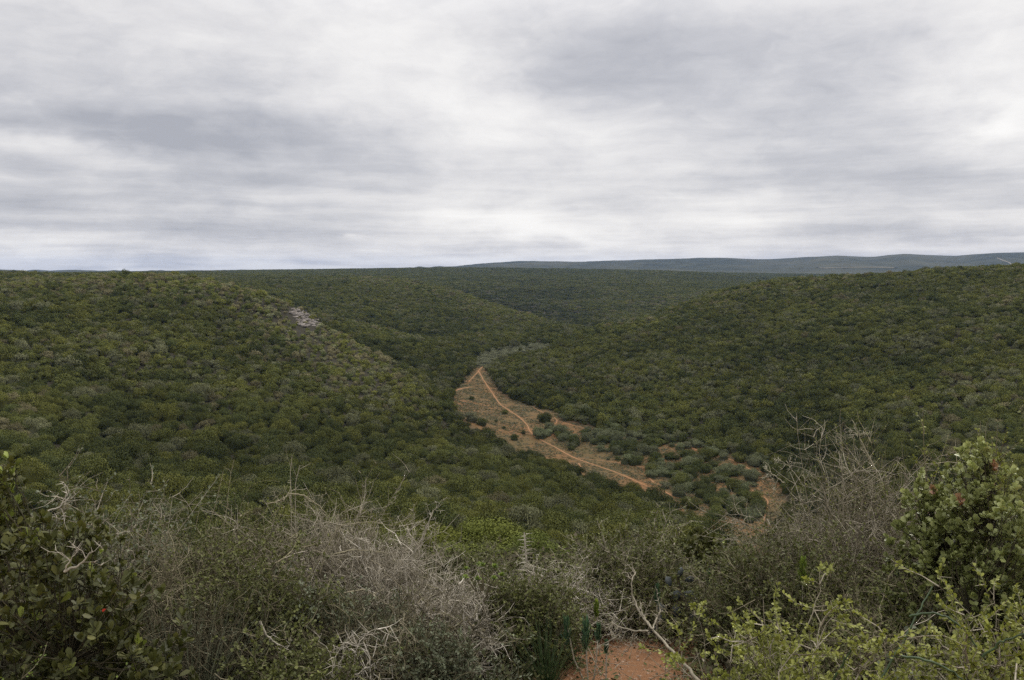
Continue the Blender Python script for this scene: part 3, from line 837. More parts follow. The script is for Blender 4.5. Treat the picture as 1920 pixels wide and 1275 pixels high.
# ------------------------------------------------------------------ pale rock outcrop on the nose of the left ridge
def rock_mesh(seed):
    g = np.random.default_rng(seed)
    n = 7; a = np.sort(g.uniform(0, 2 * pi, n)) + np.linspace(0, .4, n); r = g.uniform(.7, 1.0, n)
    V = []
    for zz, sc in ((-.5, 1.0), (.1, 1.06), (.28, .86)):
        for k in range(n): V.append((r[k] * cos(a[k]) * sc + g.uniform(-.05, .05), r[k] * sin(a[k]) * sc * .75, zz + g.uniform(-.07, .07)))
    F = [[b * n + k, b * n + (k + 1) % n, (b + 1) * n + (k + 1) % n, (b + 1) * n + k] for b in range(2) for k in range(n)]
    V.append((0, 0, .34)); top = len(V) - 1
    T = [[2 * n + k, 2 * n + (k + 1) % n, top] for k in range(n)]
    return mesh_arrays('rock', np.array(V), [np.array(F), np.array(T)])
def build_outcrop():
    m, N, b, out = new_mat('weathered_rock')
    geo = N.new('ShaderNodeNewGeometry')
    n1 = N.noise(geo.outputs['Position'], .9, 5, .65).outputs[0]
    N.l.new(N.ramp(n1, [(.3, (.08, .066, .05)), (.5, (.19, .165, .14)), (.72, (.36, .32, .285))]), b.inputs['Base Color']); b.inputs['Roughness'].default_value = .9
    protos = [rock_mesh(40 + k) for k in range(7)]
    for p in protos: p.materials.append(m)
    def outcrop(poly, n, label, smin, smax):
        Pw = [tuple(map(float, hit(u, v)[:2])) for u, v in poly]; A = np.array(Pw); c = A.mean(0); PX = np.array(poly)
        z0 = float(ground(c[0], c[1])); t = thing('rock_outcrop', label, 'rocks', (float(c[0]), float(c[1]), z0))
        k = 0
        while k < n:
            qx = random.uniform(PX[:, 0].min(), PX[:, 0].max()); qy = random.uniform(PX[:, 1].min(), PX[:, 1].max())
            if not inpoly(np.array([qx]), np.array([qy]), poly)[0]: continue
            x, y = map(float, hit(qx, qy)[:2])
            k += 1; s = random.uniform(smin, smax)
            o = bpy.data.objects.new('rock', protos[k % 7]); COL.objects.link(o); o.parent = t
            o.location = (x - c[0], y - c[1], float(ground(x, y)) - z0 + random.uniform(.1, .7) * s)
            o.rotation_euler = (random.uniform(-.2, .25), random.uniform(-.2, .2), random.uniform(-.5, .5)); o.scale = (s * 1.25, s, s * random.uniform(.5, .95))
    outcrop([(548, 580), (560, 574), (576, 580), (582, 592), (594, 600), (604, 608), (600, 617), (584, 612), (570, 616), (560, 610), (553, 598), (545, 590)], 130, 'pale layered rocks bare of bushes on the nose of the left ridge', .4, 1.6)
    outcrop([(518, 640), (530, 634), (537, 644), (524, 648)], 12, 'small patch of pale stones on the slope under the rock outcrop', .4, .9)
    outcrop([(534, 620), (542, 616), (546, 628), (538, 630)], 7, 'few pale stones between the outcrop and the lower stone patch', .4, .8)
build_outcrop()

# ================================================================== NEAR PLANTS
def norm(v): return v / (np.linalg.norm(v, axis=-1, keepdims=True) + 1e-9)
def grow(start, dirs, length, nseg, wob, trop=(0, 0, 0), tw=0.0):
    n = len(start); P = np.empty((n, nseg + 1, 3)); P[:, 0] = start; d = norm(dirs); p = start.copy(); T = np.array(trop, float)
    for s in range(nseg):
        d = norm(d + rng.normal(size=(n, 3)) * wob + T * tw)
        p = p + d * (length / nseg)[:, None]; P[:, s + 1] = p
    return P
def kids(P, per, tmin, tmax, amin, amax):
    n, k, _ = P.shape
    i = np.repeat(np.arange(n), per); m = len(i)
    t = rng.uniform(tmin, tmax, m) * (k - 1); j = np.minimum(t.astype(int), k - 2); f = (t - j)[:, None]
    a = P[i, j]; b = P[i, j + 1]; st = a + (b - a) * f; tan_ = norm(b - a)
    r = norm(np.cross(tan_, rng.normal(size=(m, 3)))); an = rng.uniform(amin, amax, m)[:, None]
    return st, tan_ * np.cos(an) + r * np.sin(an), i
class Wood:
    """tapered three-sided stems gathered into one mesh"""
    def __init__(self): self.V, self.F, self.T, self.n = [], [], [], 0
    def add(self, P, r0, r1, tint, sides=3):
        n, k, _ = P.shape
        if n == 0: return
        P = P.copy(); P[..., 2] = np.maximum(P[..., 2], -.12)
        tg = np.empty_like(P); tg[:, 1:-1] = P[:, 2:] - P[:, :-2]; tg[:, 0] = P[:, 1] - P[:, 0]; tg[:, -1] = P[:, -1] - P[:, -2]; tg = norm(tg)
        ref = norm(rng.normal(size=(n, 1, 3))); u = norm(np.cross(tg, ref)); w = np.cross(tg, u)
        t = np.linspace(0, 1, k)[None, :]
        r = np.broadcast_to(np.asarray(r0, float).reshape(-1, 1), (n, 1)) * (1 - t) + np.broadcast_to(np.asarray(r1, float).reshape(-1, 1), (n, 1)) * t
        rings = []
        for s in range(sides):
            an = 2 * pi * s / sides; rings.append(P + (u * cos(an) + w * sin(an)) * r[..., None])
        V = np.stack(rings, 2)                       # n,k,sides,3
        base = self.n + (np.arange(n)[:, None, None] * k + np.arange(k - 1)[None, :, None]) * sides
        s = np.arange(sides)[None, None, :]; s2 = (s + 1) % sides
        self.F.append(np.stack([base + s, base + s2, base + sides + s2, base + sides + s], -1).reshape(-1, 4))
        self.V.append(V.reshape(-1, 3)); self.T.append(np.repeat(np.broadcast_to(np.asarray(tint, float).reshape(-1), (n,)), k * sides)); self.n += n * k * sides
    def mesh(self, name):
        return mesh_arrays(name, np.concatenate(self.V), [np.concatenate(self.F)], {'tint': ('FLOAT', np.clip(np.concatenate(self.T), 0, 1))})
class Leaves:
    def __init__(self): self.V, self.F4, self.T, self.n = [], [], [], 0
    def add(self, p, ax, nrm, L, Wd, tint, small=False, fold=.18):
        n = len(p)
        if n == 0: return
        ax = norm(ax); sd = norm(np.cross(ax, nrm)); up = np.cross(sd, ax)
        L = np.broadcast_to(np.asarray(L, float), (n,))[:, None]; Wd = np.broadcast_to(np.asarray(Wd, float), (n,))[:, None]
        if small:
            V = np.stack([p, p + ax * L * .55 + sd * Wd, p + ax * L, p + ax * L * .55 - sd * Wd], 1)
            F = np.arange(n * 4).reshape(n, 4) + self.n; k = 4
        else:
            V = np.stack([p, p + ax * L * .4 + sd * Wd * .75 + up * Wd * fold, p + ax * L * .8 + sd * Wd * .9 + up * Wd * fold, p + ax * L,
                          p + ax * L * .8 - sd * Wd * .9 + up * Wd * fold, p + ax * L * .4 - sd * Wd * .75 + up * Wd * fold], 1)
            b = np.arange(n)[:, None] * 6 + self.n
            F = np.concatenate([b + np.array([0, 1, 2, 3]), b + np.array([0, 3, 4, 5])]); k = 6
        self.V.append(V.reshape(-1, 3)); self.F4.append(F); self.n += n * k
        self.T.append(np.repeat(np.broadcast_to(np.asarray(tint, float), (n,)), k))
    def mesh(self, name):
        return mesh_arrays(name, np.concatenate(self.V), [np.concatenate(self.F4)], {'tint': ('FLOAT', np.clip(np.concatenate(self.T), 0, 1))})

B_GREY = bark_material('grey_twigs', [(0, (.05, .042, .026)), (.5, (.175, .150, .100)), (1, (.42, .37, .28))])
B_BROWN = bark_material('brown_twigs', [(0, (.035, .030, .017)), (.5, (.115, .098, .055)), (1, (.29, .25, .16))])
B_PALE = bark_material('bleached_twigs', [(0, (.09, .075, .052)), (.5, (.285, .25, .18)), (1, (.54, .49, .40))])
B_THORN = bark_material('straw_branches', [(0, (.12, .10, .06)), (.5, (.27, .235, .15)), (1, (.47, .43, .32))])
L_DARK = leaf_material('dark_leaves', .3, .5, .12, ramp=[(0, (.018, .026, .010)), (.5, (.040, .055, .018)), (.85, (.075, .095, .028)), (1, (.14, .17, .04))])
L_SMALL = leaf_material('small_green_leaves', .2, .6, .15, ramp=[(0, (.042, .048, .017)), (.5, (.098, .106, .032)), (1, (.19, .20, .058))])
L_GREY = leaf_material('grey_leaves', .2, .6, .1, ramp=[(0, (.05, .058, .032)), (.5, (.11, .122, .070)), (1, (.22, .235, .15))])
L_LIME = leaf_material('yellow_green_leaves', .25, .55, .2, ramp=[(0, (.075, .085, .022)), (.5, (.20, .21, .048)), (1, (.36, .37, .09))])
L_BRIGHT = leaf_material('bright_leaves', .25, .5, .2, ramp=[(0, (.06, .085, .02)), (.5, (.13, .18, .035)), (1, (.26, .32, .06))])
L_BROAD = leaf_material('broad_leaves', .22, .5, .14, ramp=[(0, (.028, .030, .010)), (.5, (.070, .074, .022)), (.8, (.12, .115, .032)), (.93, (.18, .21, .04)), (1, (.24, .28, .06))])
L_JADE = leaf_material('succulent_leaves', .35, .4, .12, ramp=[(0, (.07, .082, .027)), (.5, (.20, .22, .074)), (.9, (.40, .42, .18)), (.93, (.33, .15, .08)), (1, (.42, .27, .17))])
L_BLUE = leaf_material('blue_green_leaves', .3, .5, .1, ramp=[(0, (.03, .055, .035)), (.5, (.065, .125, .07)), (1, (.13, .21, .10))])
L_SLATE = leaf_material('slate_pads', .3, .5, 0, ramp=[(0, (.03, .035, .035)), (.5, (.065, .075, .073)), (1, (.12, .13, .12))])
L_RUSH = leaf_material('rush_green', .35, .45, 0, ramp=[(0, (.02, .035, .012)), (.5, (.04, .065, .022)), (1, (.07, .1, .035))])
L_RED = leaf_material('red_leaf', .3, .5, .2, ramp=[(0, (.4, .03, .02)), (1, (.55, .06, .03))])

def place(u, vtop, wpx, d):
    """foot on the ground, height and width of a plant seen at column u, top row vtop"""
    x, y, zt = pt(u, vtop, d); zg = float(ground(x, y))
    return (x, y, zg), max(.15, zt - zg), wpx / F_PX * math.hypot(d, zt)
def hemi(n, emin, emax):
    az_ = rng.uniform(0, 2 * pi, n); e = np.radians(rng.uniform(emin, emax, n))
    return np.stack([np.cos(az_) * np.cos(e), np.sin(az_) * np.cos(e), np.sin(e)], 1)

def bush(name, label, cat, u, vtop, wpx, d, bark=B_GREY, leafmat=None, n1=46, m2=9, m3=7, thorn=0, thorn_len=.03, nleaf=3, leaf=(.018, .006), small=True,
         r=.006, wob=.19, arch=0, arch_len=1.25, depth=.85, emin=8, emax=88, tint=.45, leaf_lev=3, cluster=0, group=None, leaf_t=(.25, 1.0), tsd=.22, l3=.2, ltint=.45, droop=0.0, thick=1.0, fine=True):
    base, h, w = place(u, vtop, wpx, d)
    t = thing(name, label, cat, base, group)
    S = (w + h) * .5; wood = Wood()
    a, b_, c = w * .5, w * .5 * depth, h
    d1 = hemi(n1, emin, emax); st = rng.normal(size=(n1, 3)) * np.array([w * .09, w * .07, 0]); st[:, 2] = -.03
    L1 = 1 / np.sqrt((d1[:, 0] / a) ** 2 + (d1[:, 1] / b_) ** 2 + (d1[:, 2] / c) ** 2) * rng.uniform(.7, 1.0, n1)
    P1 = grow(st, d1, L1 * 1.02, 7, wob * .55, (0, 0, 1), .03)
    wood.add(P1, r * rng.uniform(.7, 1.3, n1), r * .3, tint + rng.normal(size=n1) * tsd)
    s2, d2, i2 = kids(P1, m2, .25, 1.0, .35, 1.15)
    P2 = grow(s2, d2, S * .30 * rng.uniform(.45, 1.25, len(s2)), 4, wob, (0, 0, 1), .05 - droop)
    wood.add(P2, r * .42, r * .2, tint + rng.normal(size=len(s2)) * tsd)
    s3, d3, i3 = kids(P2, max(3, m3 - 2), .15, 1.0, .5, 1.35)
    P3 = grow(s3, d3, S * l3 * rng.uniform(.35, 1.3, len(s3)), 3 if fine else 2, wob * 1.25, (0, 0, 1), .03 - droop)
    wood.add(P3, .0019 * thick * np.exp(rng.normal(size=len(s3)) * .45) + .0004, .0010 * thick, tint + .12 + rng.normal(size=len(s3)) * tsd)
    shoots = None
    if arch:                                       # long bare shoots reaching out of the crown
        da = hemi(arch, 35, 80); sa = rng.normal(size=(arch, 3)) * w * .08; sa[:, 2] = h * .15
        La = 1 / np.sqrt((da[:, 0] / a) ** 2 + (da[:, 1] / b_) ** 2 + (da[:, 2] / c) ** 2) * arch_len * rng.uniform(.85, 1.1, arch)
        PA = grow(sa, da, La, 10, .07, (0, 0, -1), .05)
        wood.add(PA, r * .8, .0016, np.clip(tint + .35 + rng.normal(size=arch) * .1, 0, 1)); shoots = PA
        sk, dk, ik = kids(PA, 9, .35, 1.0, .6, 1.2)
        PK = grow(sk, dk, rng.uniform(.03, .14, len(sk)) * (S / .8), 3, .15)
        wood.add(PK, .0022, .0010, tint + .3)
    o = obj('branches', wood.mesh('branches'), bark, t); tag(o, kind='stuff')
    if thorn:
        tw = Wood()
        for Pq, per in ((P2, thorn), (P3, max(1, thorn // 2))) + (((shoots, thorn * 5),) if shoots is not None else ()):
            st_, dt, _ = kids(Pq, per, .1, 1.0, 1.1, 1.6)
            tw.add(grow(st_, dt, thorn_len * rng.uniform(.6, 1.6, len(st_)), 1, 0), .0019 * thick, .0005, .78 + rng.normal(size=len(st_)) * .15)
        o = obj('thorns', tw.mesh('thorns'), bark, t); tag(o, kind='stuff')
    if leafmat is not None:
        lv = Leaves()
        src = P3 if leaf_lev == 3 else P2
        sl, dl, il = kids(src, nleaf, leaf_t[0], leaf_t[1], .4, 1.2)
        if shoots is not None and cluster:
            s5, d5, _ = kids(shoots, cluster, .35, 1.0, .4, 1.2); sl = np.vstack([sl, s5]); dl = np.vstack([dl, d5])
        n = len(sl); nr = norm(rng.normal(size=(n, 3)) * .6 + np.array([0, 0, 1]))
        # young leaves sit towards the outside of the crown
        outer = np.clip(np.sqrt((sl[:, 0] / a) ** 2 + (sl[:, 1] / b_) ** 2 + (sl[:, 2] / c) ** 2), 0, 1.2)
        lv.add(sl, dl, nr, leaf[0] * rng.uniform(.6, 1.3, n), leaf[1] * rng.uniform(.7, 1.2, n), ltint + rng.normal(size=n) * .17 + (outer - .75) * .2, small)
        o = obj('foliage', lv.mesh('foliage'), leafmat, t); tag(o, kind='stuff')
    return t

# ---- the big leafless thorn shrubs left of the middle
G1 = 'leafless thorny shrubs on the near slope'
bush('thorn_shrub', 'tallest grey brown tangle of bare thorny twigs left of the middle, with long shoots', 'shrub', 615, 985, 380, 5.9, B_GREY, L_SMALL, 60, 10, 8, 2, .028, 1, (.016, .005), arch=20, arch_len=1.34, tint=.5, group=G1)
bush('thorn_shrub', 'brown twiggy shrub with small dull leaves left of the tallest thorn shrub', 'shrub', 395, 985, 360, 6.2, B_BROWN, L_SMALL, 56, 9, 8, 1, .025, 7, (.020, .007), arch=14, arch_len=1.28, tint=.42, group=G1)
bush('thorn_shrub', 'pale pinkish grey dome of dry twigs sloping down beside the tallest thorn shrub', 'shrub', 735, 1035, 360, 5.4, B_PALE, None, 56, 9, 8, 2, .030, tint=.42, group=G1)
bush('thorn_shrub', 'low bleached mass of dry twigs left of the bare red soil', 'shrub', 850, 1125, 260, 5.0, B_PALE, None, 54, 10, 8, 2, .024, tint=.48, group=G1)
bush('wispy_shrub', 'dark olive wispy shrub at the bottom left of the middle', 'shrub', 700, 1150, 420, 4.5, B_BROWN, L_SMALL, 60, 9, 8, 0, .02, 2, (.022, .003), tint=.35, ltint=.3, wob=.32, l3=.2)
bush('wispy_shrub', 'grey green feathery shrub on the lower left beside the broad leaved shrub', 'shrub', 400, 1110, 340, 4.6, B_BROWN, L_GREY, 60, 9, 8, 0, .02, 2, (.026, .0022), tint=.3, ltint=.35, wob=.3, l3=.2)
bush('leafy_shrub', 'dark green small leaved shrub growing up through the leafless shrubs', 'shrub', 520, 985, 200, 4.9, B_BROWN, L_SMALL, 36, 9, 9, 0, .02, 14, (.017, .0085), tint=.35, depth=1, ltint=.5)
bush('white_thorn_shrub', 'small leafless shrub with long white thorns at the bottom edge', 'shrub', 665, 1185, 230, 4.0, B_PALE, None, 14, 5, 4, 7, .06, r=.008, tint=.75, tsd=.12, wob=.3)
for q, (u_, vt_, wp_, d_, m_, lb_) in enumerate([(330, 1000, 210, 5.6, L_SMALL, 'dull green fine leaved shrub inside the brown tangle on the left'), (470, 1090, 260, 4.9, L_SMALL, 'dark green shrub in the shade below the upright small leaved one'),
    (640, 1110, 250, 4.8, L_GREY, 'grey green wiry shrub in front of the tallest thorn shrub'), (790, 1190, 260, 4.3, L_GREY, 'grey green wiry shrub low in front of the pale dry twigs'), (560, 1200, 260, 4.0, L_SMALL, 'dark low shrub at the bottom edge under the dry twigs')]):
    bush('leafy_shrub', lb_, 'shrub', u_, vt_, wp_, d_, B_BROWN, m_, 38, 8, 8, 0, .02, 12, (.024, .0055) if m_ is L_GREY else (.020, .0085), tint=.25, ltint=.46, wob=.28)
# ---- left corner
bush('small_leaved_shrub', 'silvery small leaved shrub behind the dark broad leaved shrub', 'shrub', 225, 905, 300, 6.4, B_GREY, L_GREY, 34, 8, 7, 1, .02, 4, (.03, .011), arch=8, arch_len=1.15, tint=.5, cluster=30)
bush('dead_shrub', 'bare brown twigs between the broad leaved shrub and the thorn shrubs', 'shrub', 300, 1010, 260, 5.2, B_BROWN, L_SMALL, 44, 9, 8, 1, .022, 1, (.02, .006), arch=9, arch_len=1.2, tint=.5)
bush('fine_leaved_plant', 'low plant with tiny light green leaves in the bottom left corner', 'plant', 45, 1175, 200, 3.5, B_BROWN, L_BRIGHT, 22, 8, 6, 0, .02, 5, (.012, .005), tint=.4, ltint=.4)
x, y, z = pt(199, 1141, 3.75)
lr = Leaves(); lr.add(np.zeros((1, 3)), np.array([[-.8, 0, -.5]]), np.array([[0, -1, .4]]), .022, .006, .2)
o = obj('red_leaf', lr.mesh('red_leaf'), L_RED); o.location = (x, y, z); tag(o, 'single bright red leaf caught in the dark broad leaved shrub', 'leaf')

# ---- middle: leafy bushes below the brow
tall_protos = [proto('tall_crown', [(0, 0, 1, dict(seed=500 + k, R=1, H=2.6, lobes=75, ncards=17000, card=.021, aspect=1.0, lobe_r=(.2, .34)))], M_CROWN) for k in range(3)]
def brow_bush(u, vtop, wpx, d, k, label, c, g='leafy green bushes just below the brow'):
    base, h, w = place(u, vtop, wpx, d); o = bpy.data.objects.new('leafy_bush', tall_protos[k]); COL.objects.link(o)
    o.location = base; o.rotation_euler = (0, 0, k * 1.3 + u); o.scale = (w / 1.8, w / 1.8, h / 2.25); o['bushcol'] = list(c); tag(o, label, 'bush', g)
for u, vt, wp, d, k, lb, c in [(800, 955, 190, 25, 0, 'leftmost yellowish green leafy bush below the brow, behind the thorn shrubs', (.125, .135, .028)),
                               (915, 950, 210, 26, 1, 'widest green leafy bush below the brow, in the middle', (.115, .13, .028)),
                               (1005, 978, 150, 24, 2, 'rightmost green leafy bush below the brow, above the thorny stalk', (.105, .125, .03)),
                               (735, 975, 130, 22, 1, 'green leafy bush half hidden behind the pale dry twigs', (.10, .115, .026)),
                               (880, 1010, 230, 18, 0, 'low green leafy bush nearest below the brow', (.10, .115, .026)),
                               (1020, 1035, 170, 16, 2, 'small dull green bush right behind the thorny stalk', (.08, .09, .026)),
                               (1130, 1020, 150, 17, 1, 'dark leafy bush behind the grey thorn shrub', (.06, .07, .026))]:
    brow_bush(u, vt, wp, d, k, lb, c)
G2 = 'thorny shrubs around the bare red soil'
bush('thorn_shrub', 'grey thorn shrub with fine side spines right of the thorny stalk', 'shrub', 1040, 1070, 250, 6.0, B_PALE, L_SMALL, 30, 8, 7, 4, .042, 7, (.020, .008), tint=.55, thick=1.35, group=G2)
bush('thorn_shrub', 'rounded thorn shrub with small leaves and two upright shoots behind the red soil', 'shrub', 1190, 1000, 260, 6.6, B_GREY, L_SMALL, 36, 9, 8, 2, .03, 10, (.024, .010), arch=5, arch_len=1.22, tint=.48, group=G2)
bush('thorn_shrub', 'dark low thorn shrub in shade beside the slate coloured succulent', 'shrub', 1190, 1080, 230, 6.3, B_BROWN, L_SMALL, 44, 8, 8, 2, .025, 7, (.016, .007), tint=.45, group=G2)
bush('leafy_shrub', 'low olive shrub with tiny leaves left of the blue green tufts', 'shrub', 985, 1095, 220, 5.2, B_BROWN, L_SMALL, 46, 9, 8, 1, .02, 11, (.019, .008), tint=.35)
bush('leafy_shrub', 'small olive shrub between the umbrella succulent and the dry twigs', 'shrub', 900, 1045, 190, 6.6, B_GREY, L_SMALL, 36, 8, 7, 1, .02, 13, (.018, .008), tint=.5)
bush('dead_shrub', 'knee high dead twigs at the back edge of the red soil', 'shrub', 1150, 1125, 200, 6.1, B_PALE, L_SMALL, 30, 6, 6, 2, .03, 4, (.016, .006), tint=.35)

def thorny_stalk():
    base, h, w = place(988, 998, 60, 6.0); t = thing('thorny_stalk', 'upright bare stalk with rows of long pale horizontal thorns', 'plant', base)
    P1 = np.array([[[0, 0, 0], [.03, 0, h * .3], [.015, 0, h * .55], [-.01, 0, h * .8], [-.02, 0, h]]]); wd = Wood(); wd.add(P1, .011, .006, .7, 5)
    obj('stalk', wd.mesh('stalk'), B_PALE, t); tw = Wood()
    for k in range(34):
        f = .35 + .65 * k / 34; z_ = h * f; s = 1 if k % 2 else -1
        p0 = np.array([[0.0 + .01 * sin(z_ * 5), 0, z_]]); dr = norm(np.array([[s, random.uniform(-.5, .5), random.uniform(-.1, .25)]]))
        tw.add(grow(p0, dr, np.array([random.uniform(.04, .085)]), 1, 0), .0035, .0006, .85)
    tag(obj('thorns', tw.mesh('thorns'), B_PALE, t), kind='stuff')
thorny_stalk()
def umbrella_succulent():
    base, h, w = place(905, 1062, 75, 5.1); t = thing('umbrella_succulent', 'small succulent with a bare brown stem and flat crown of green rosettes', 'plant', base)
    wd = Wood(); wd.add(np.array([[[0, 0, -.02], [0.005, 0, h * .5], [0, 0, h * .93]]]), .010, .007, .5, 6)
    obj('stem', wd.mesh('stem'), B_BROWN, t); wb = Wood(); tips = [(0, 0, h)]
    for k in range(7):
        a = k / 7 * 2 * pi; q = np.array([w * .45 * cos(a), w * .4 * sin(a), h * random.uniform(.86, .98)])
        wb.add(np.array([[[0, 0, h * .62], q * .6 + np.array([0, 0, h * .28]), q]]), .005, .004, .5); tips.append(tuple(q))
    obj('branches', wb.mesh('branches'), B_BROWN, t)
    for q in tips:
        lv = Leaves(); n = 26; a = rng.uniform(0, 2 * pi, n); e = rng.uniform(.1, 1.3, n)
        ax = np.stack([np.cos(a) * np.cos(e), np.sin(a) * np.cos(e), np.sin(e)], 1)
        lv.add(np.repeat([q], n, 0), ax, norm(ax + np.array([0, 0, 1.5])), .03, .007, rng.uniform(.2, 1, n)); obj('rosette', lv.mesh('rosette'), L_BRIGHT, t)
umbrella_succulent()
def tuft(u, vtop, vbase, d, label, n=70, mat=L_BLUE, wpx=34, lean=0.0):
    """stem clothed in upright narrow finger leaves"""
    xb, yb, zb = pt(u, vbase, d); _, _, zt = pt(u, vtop, d); h = zt - zb; g = float(ground(xb, yb)); hh = zt - g
    t = thing('finger_leaved_plant', label, 'plant', (xb, yb, g), 'blue green finger leaved plants beside the red soil')
    w = wpx / F_PX * d; s0 = hh - h
    wd = Wood(); wd.add(np.array([[[lean, 0, -.03], [lean * .4, 0, s0 * .6], [0, 0, hh * .9]]]), .006, .004, .6, 5); obj('stem', wd.mesh('stem'), B_PALE, t)
    lv = Leaves(); f = rng.random(n); a = rng.uniform(0, 2 * pi, n); spread = rng.uniform(.12, .55, n) * (1.1 - f * .6)
    pos = np.stack([0 * f, 0 * f, s0 + h * .72 * f], 1)
    ax = np.stack([np.cos(a) * np.sin(spread), np.sin(a) * np.sin(spread), np.cos(spread)], 1)
    lv.add(pos, ax, np.stack([np.cos(a), np.sin(a), 0 * a + .2], 1), h * .42 * rng.uniform(.7, 1.2, n), .0055, rng.uniform(.1, .75, n) + .25 * f, fold=.6)
    tag(obj('foliage', lv.mesh('foliage'), mat, t), kind='stuff')
for u, vt, vb, d, lb, w, le in [(1062, 1158, 1212, 4.9, 'leftmost blue green finger leaved plant at the back of the red soil', 34, .12), (1098, 1162, 1222, 4.85, 'tallest blue green finger leaved plant beside the red soil', 32, .02),
                            (1122, 1170, 1208, 4.9, 'small blue green finger leaved plant right of the tallest one', 24, -.03), (1118, 1126, 1160, 5.4, 'light green finger leaved plant above and behind the others', 28, .03),
                            (1137, 1202, 1228, 4.8, 'short finger leaved plant at the edge of the red soil', 20, 0), (1232, 1098, 1138, 5.8, 'dark finger leaved plant left of the slate coloured succulent', 26, 0),
                            (963, 1108, 1150, 5.6, 'blue green finger leaved plant right of the umbrella succulent', 26, 0), (1505, 1046, 1098, 5.4, 'fresh green finger leaved plant under the right thorn shrub', 36, 0), (1330, 1068, 1100, 6.2, 'small finger leaved plant right of the slate coloured succulent', 20, 0)]:
    tuft(u, vt, vb, d, lb, 90, L_BLUE if 'fresh' not in lb and 'light' not in lb else L_BRIGHT, w, le)
def slate_succulent():
    x, y, zt = pt(1272, 1060, 6.0); g = float(ground(x, y)); t = thing('slate_succulent', 'slate grey succulent with stacked broad upright leaves in the shade', 'plant', (x, y, g)); H = zt - g
    spots = [(-.01, H * .95, .09, .3), (.05, H * .86, .085, 1.2), (-.05, H * .80, .10, -.4), (.02, H * .72, .11, 1.5), (.10, H * .69, .09, 1.3), (-.02, H * .60, .11, .2), (.06, H * .52, .13, .5), (.13, H * .5, .12, .9), (.0, H * .42, .13, -.2), (.17, H * .42, .12, 1.3),
             (.08, H * .36, .13, .3), (-.06, H * .34, .12, -.8), (.2, H * .30, .13, 1.1), (.12, H * .25, .12, .6), (.02, H * .22, .12, .0), (-.09, H * .55, .1, -1.0), (-.1, H * .2, .11, -.9), (.24, H * .24, .1, 1.4)]
    wd = Wood(); wd.add(np.array([[[.05, .04, -.02], [.03, .03, H * .4], [0, .02, H * .9]]]), .02, .012, .2, 6); obj('stem', wd.mesh('stem'), B_BROWN, t)
    for (sx, sz, L, an) in spots:
        lv = Leaves(); yy = random.uniform(-.07, .03)
        lv.add(np.array([[0.0, 0, 0]]), np.array([[sin(an), random.uniform(-.4, .1), cos(an)]]), np.array([[random.uniform(-.4, .4), -1, .3]]), L, L * .27, random.uniform(.1, .75), fold=.3)
        me = lv.mesh('leaf'); o = obj('leaf', me, L_SLATE, t); o.location = (sx, yy, sz - L * .6); md = o.modifiers.new('thick', 'SOLIDIFY'); md.thickness = .008
slate_succulent()
def blade_tuft(u, vtop, vbase, wpx, d, label, n=120, mat=L_RUSH):
    xb, yb, zb = pt(u, vbase, d); _, _, zt = pt(u, vtop, d); g = float(ground(xb, yb)); h = zt - g; w = wpx / F_PX * d
    st = rng.normal(size=(n, 3)) * w * .1; st[:, 2] = 0
    P = grow(st, hemi(n, 42, 88), h * 1.15 * rng.uniform(.6, 1.1, n), 5, .05, (0, 0, -1), .08); wd = Wood(); wd.add(P, .0028, .0005, rng.uniform(0, 1, n))
    o = obj('grass_tuft', wd.mesh('grass_tuft'), mat); o.location = (xb, yb, g); tag(o, label, 'grass')
blade_tuft(1025, 1175, 1240, 70, 4.7, 'dark green grass tuft at the left edge of the red soil')
blade_tuft(1500, 1045, 1100, 50, 5.5, 'fresh green grass tuft under the right thorn shrub', 60, L_BRIGHT)
blade_tuft(340, 1150, 1240, 170, 4.2, 'fine grey green grass tuft at the bottom left', 170, L_GREY)
bush('yellow_sprig', 'upright yellow green sprig at the bottom edge left of the middle', 'plant', 745, 1208, 45, 4.3, B_BROWN, L_BRIGHT, 7, 8, 5, 0, .02, 8, (.014, .006), emin=60, emax=89, tint=.4, ltint=.55, leaf_lev=3)

# ---- right side
G3 = 'thorny shrubs on the right of the near slope'
bush('thorn_shrub', 'wide leafless grey brown thorn shrub right of the valley floor, thorny shoots on top', 'shrub', 1590, 862, 310, 6.5, B_GREY, L_SMALL, 60, 9, 9, 2, .03, 2, (.016, .006), arch=18, arch_len=1.15, tint=.52, group=G3)
bush('thorn_shrub', 'thorn shrub with yellowish leafy shoot tips beside the round leaved succulent', 'shrub', 1660, 845, 300, 6.9, B_BROWN, L_LIME, 50, 9, 8, 1, .025, 2, (.018, .007), arch=22, arch_len=1.14, cluster=60, tint=.5, ltint=.35, group=G3)
bush('thorn_shrub', 'lower left shoulder of grey green twigs reaching towards the red gully', 'shrub', 1480, 1000, 220, 6.2, B_GREY, L_SMALL, 50, 9, 8, 2, .028, 3, (.018, .006), arch=9, tint=.35, group=G3)
bush('wispy_shrub', 'dark grey green twiggy shrub below the wide thorn shrub', 'shrub', 1470, 1050, 380, 5.6, B_BROWN, L_SMALL, 54, 9, 8, 0, .02, 9, (.022, .008), tint=.4, ltint=.3)
bush('thorn_shrub', 'tangled twigs in front of the round leaved succulent', 'shrub', 1680, 1040, 280, 5.4, B_BROWN, L_SMALL, 44, 8, 7, 2, .025, 7, (.018, .008), tint=.42, group=G3)
bush('small_leaved_shrub', 'twiggy olive shrub at the right edge behind the succulent', 'shrub', 1895, 880, 200, 6.2, B_GREY, L_SMALL, 44, 9, 8, 1, .025, 4, (.02, .009), arch=8, arch_len=1.15, cluster=40, tint=.45)
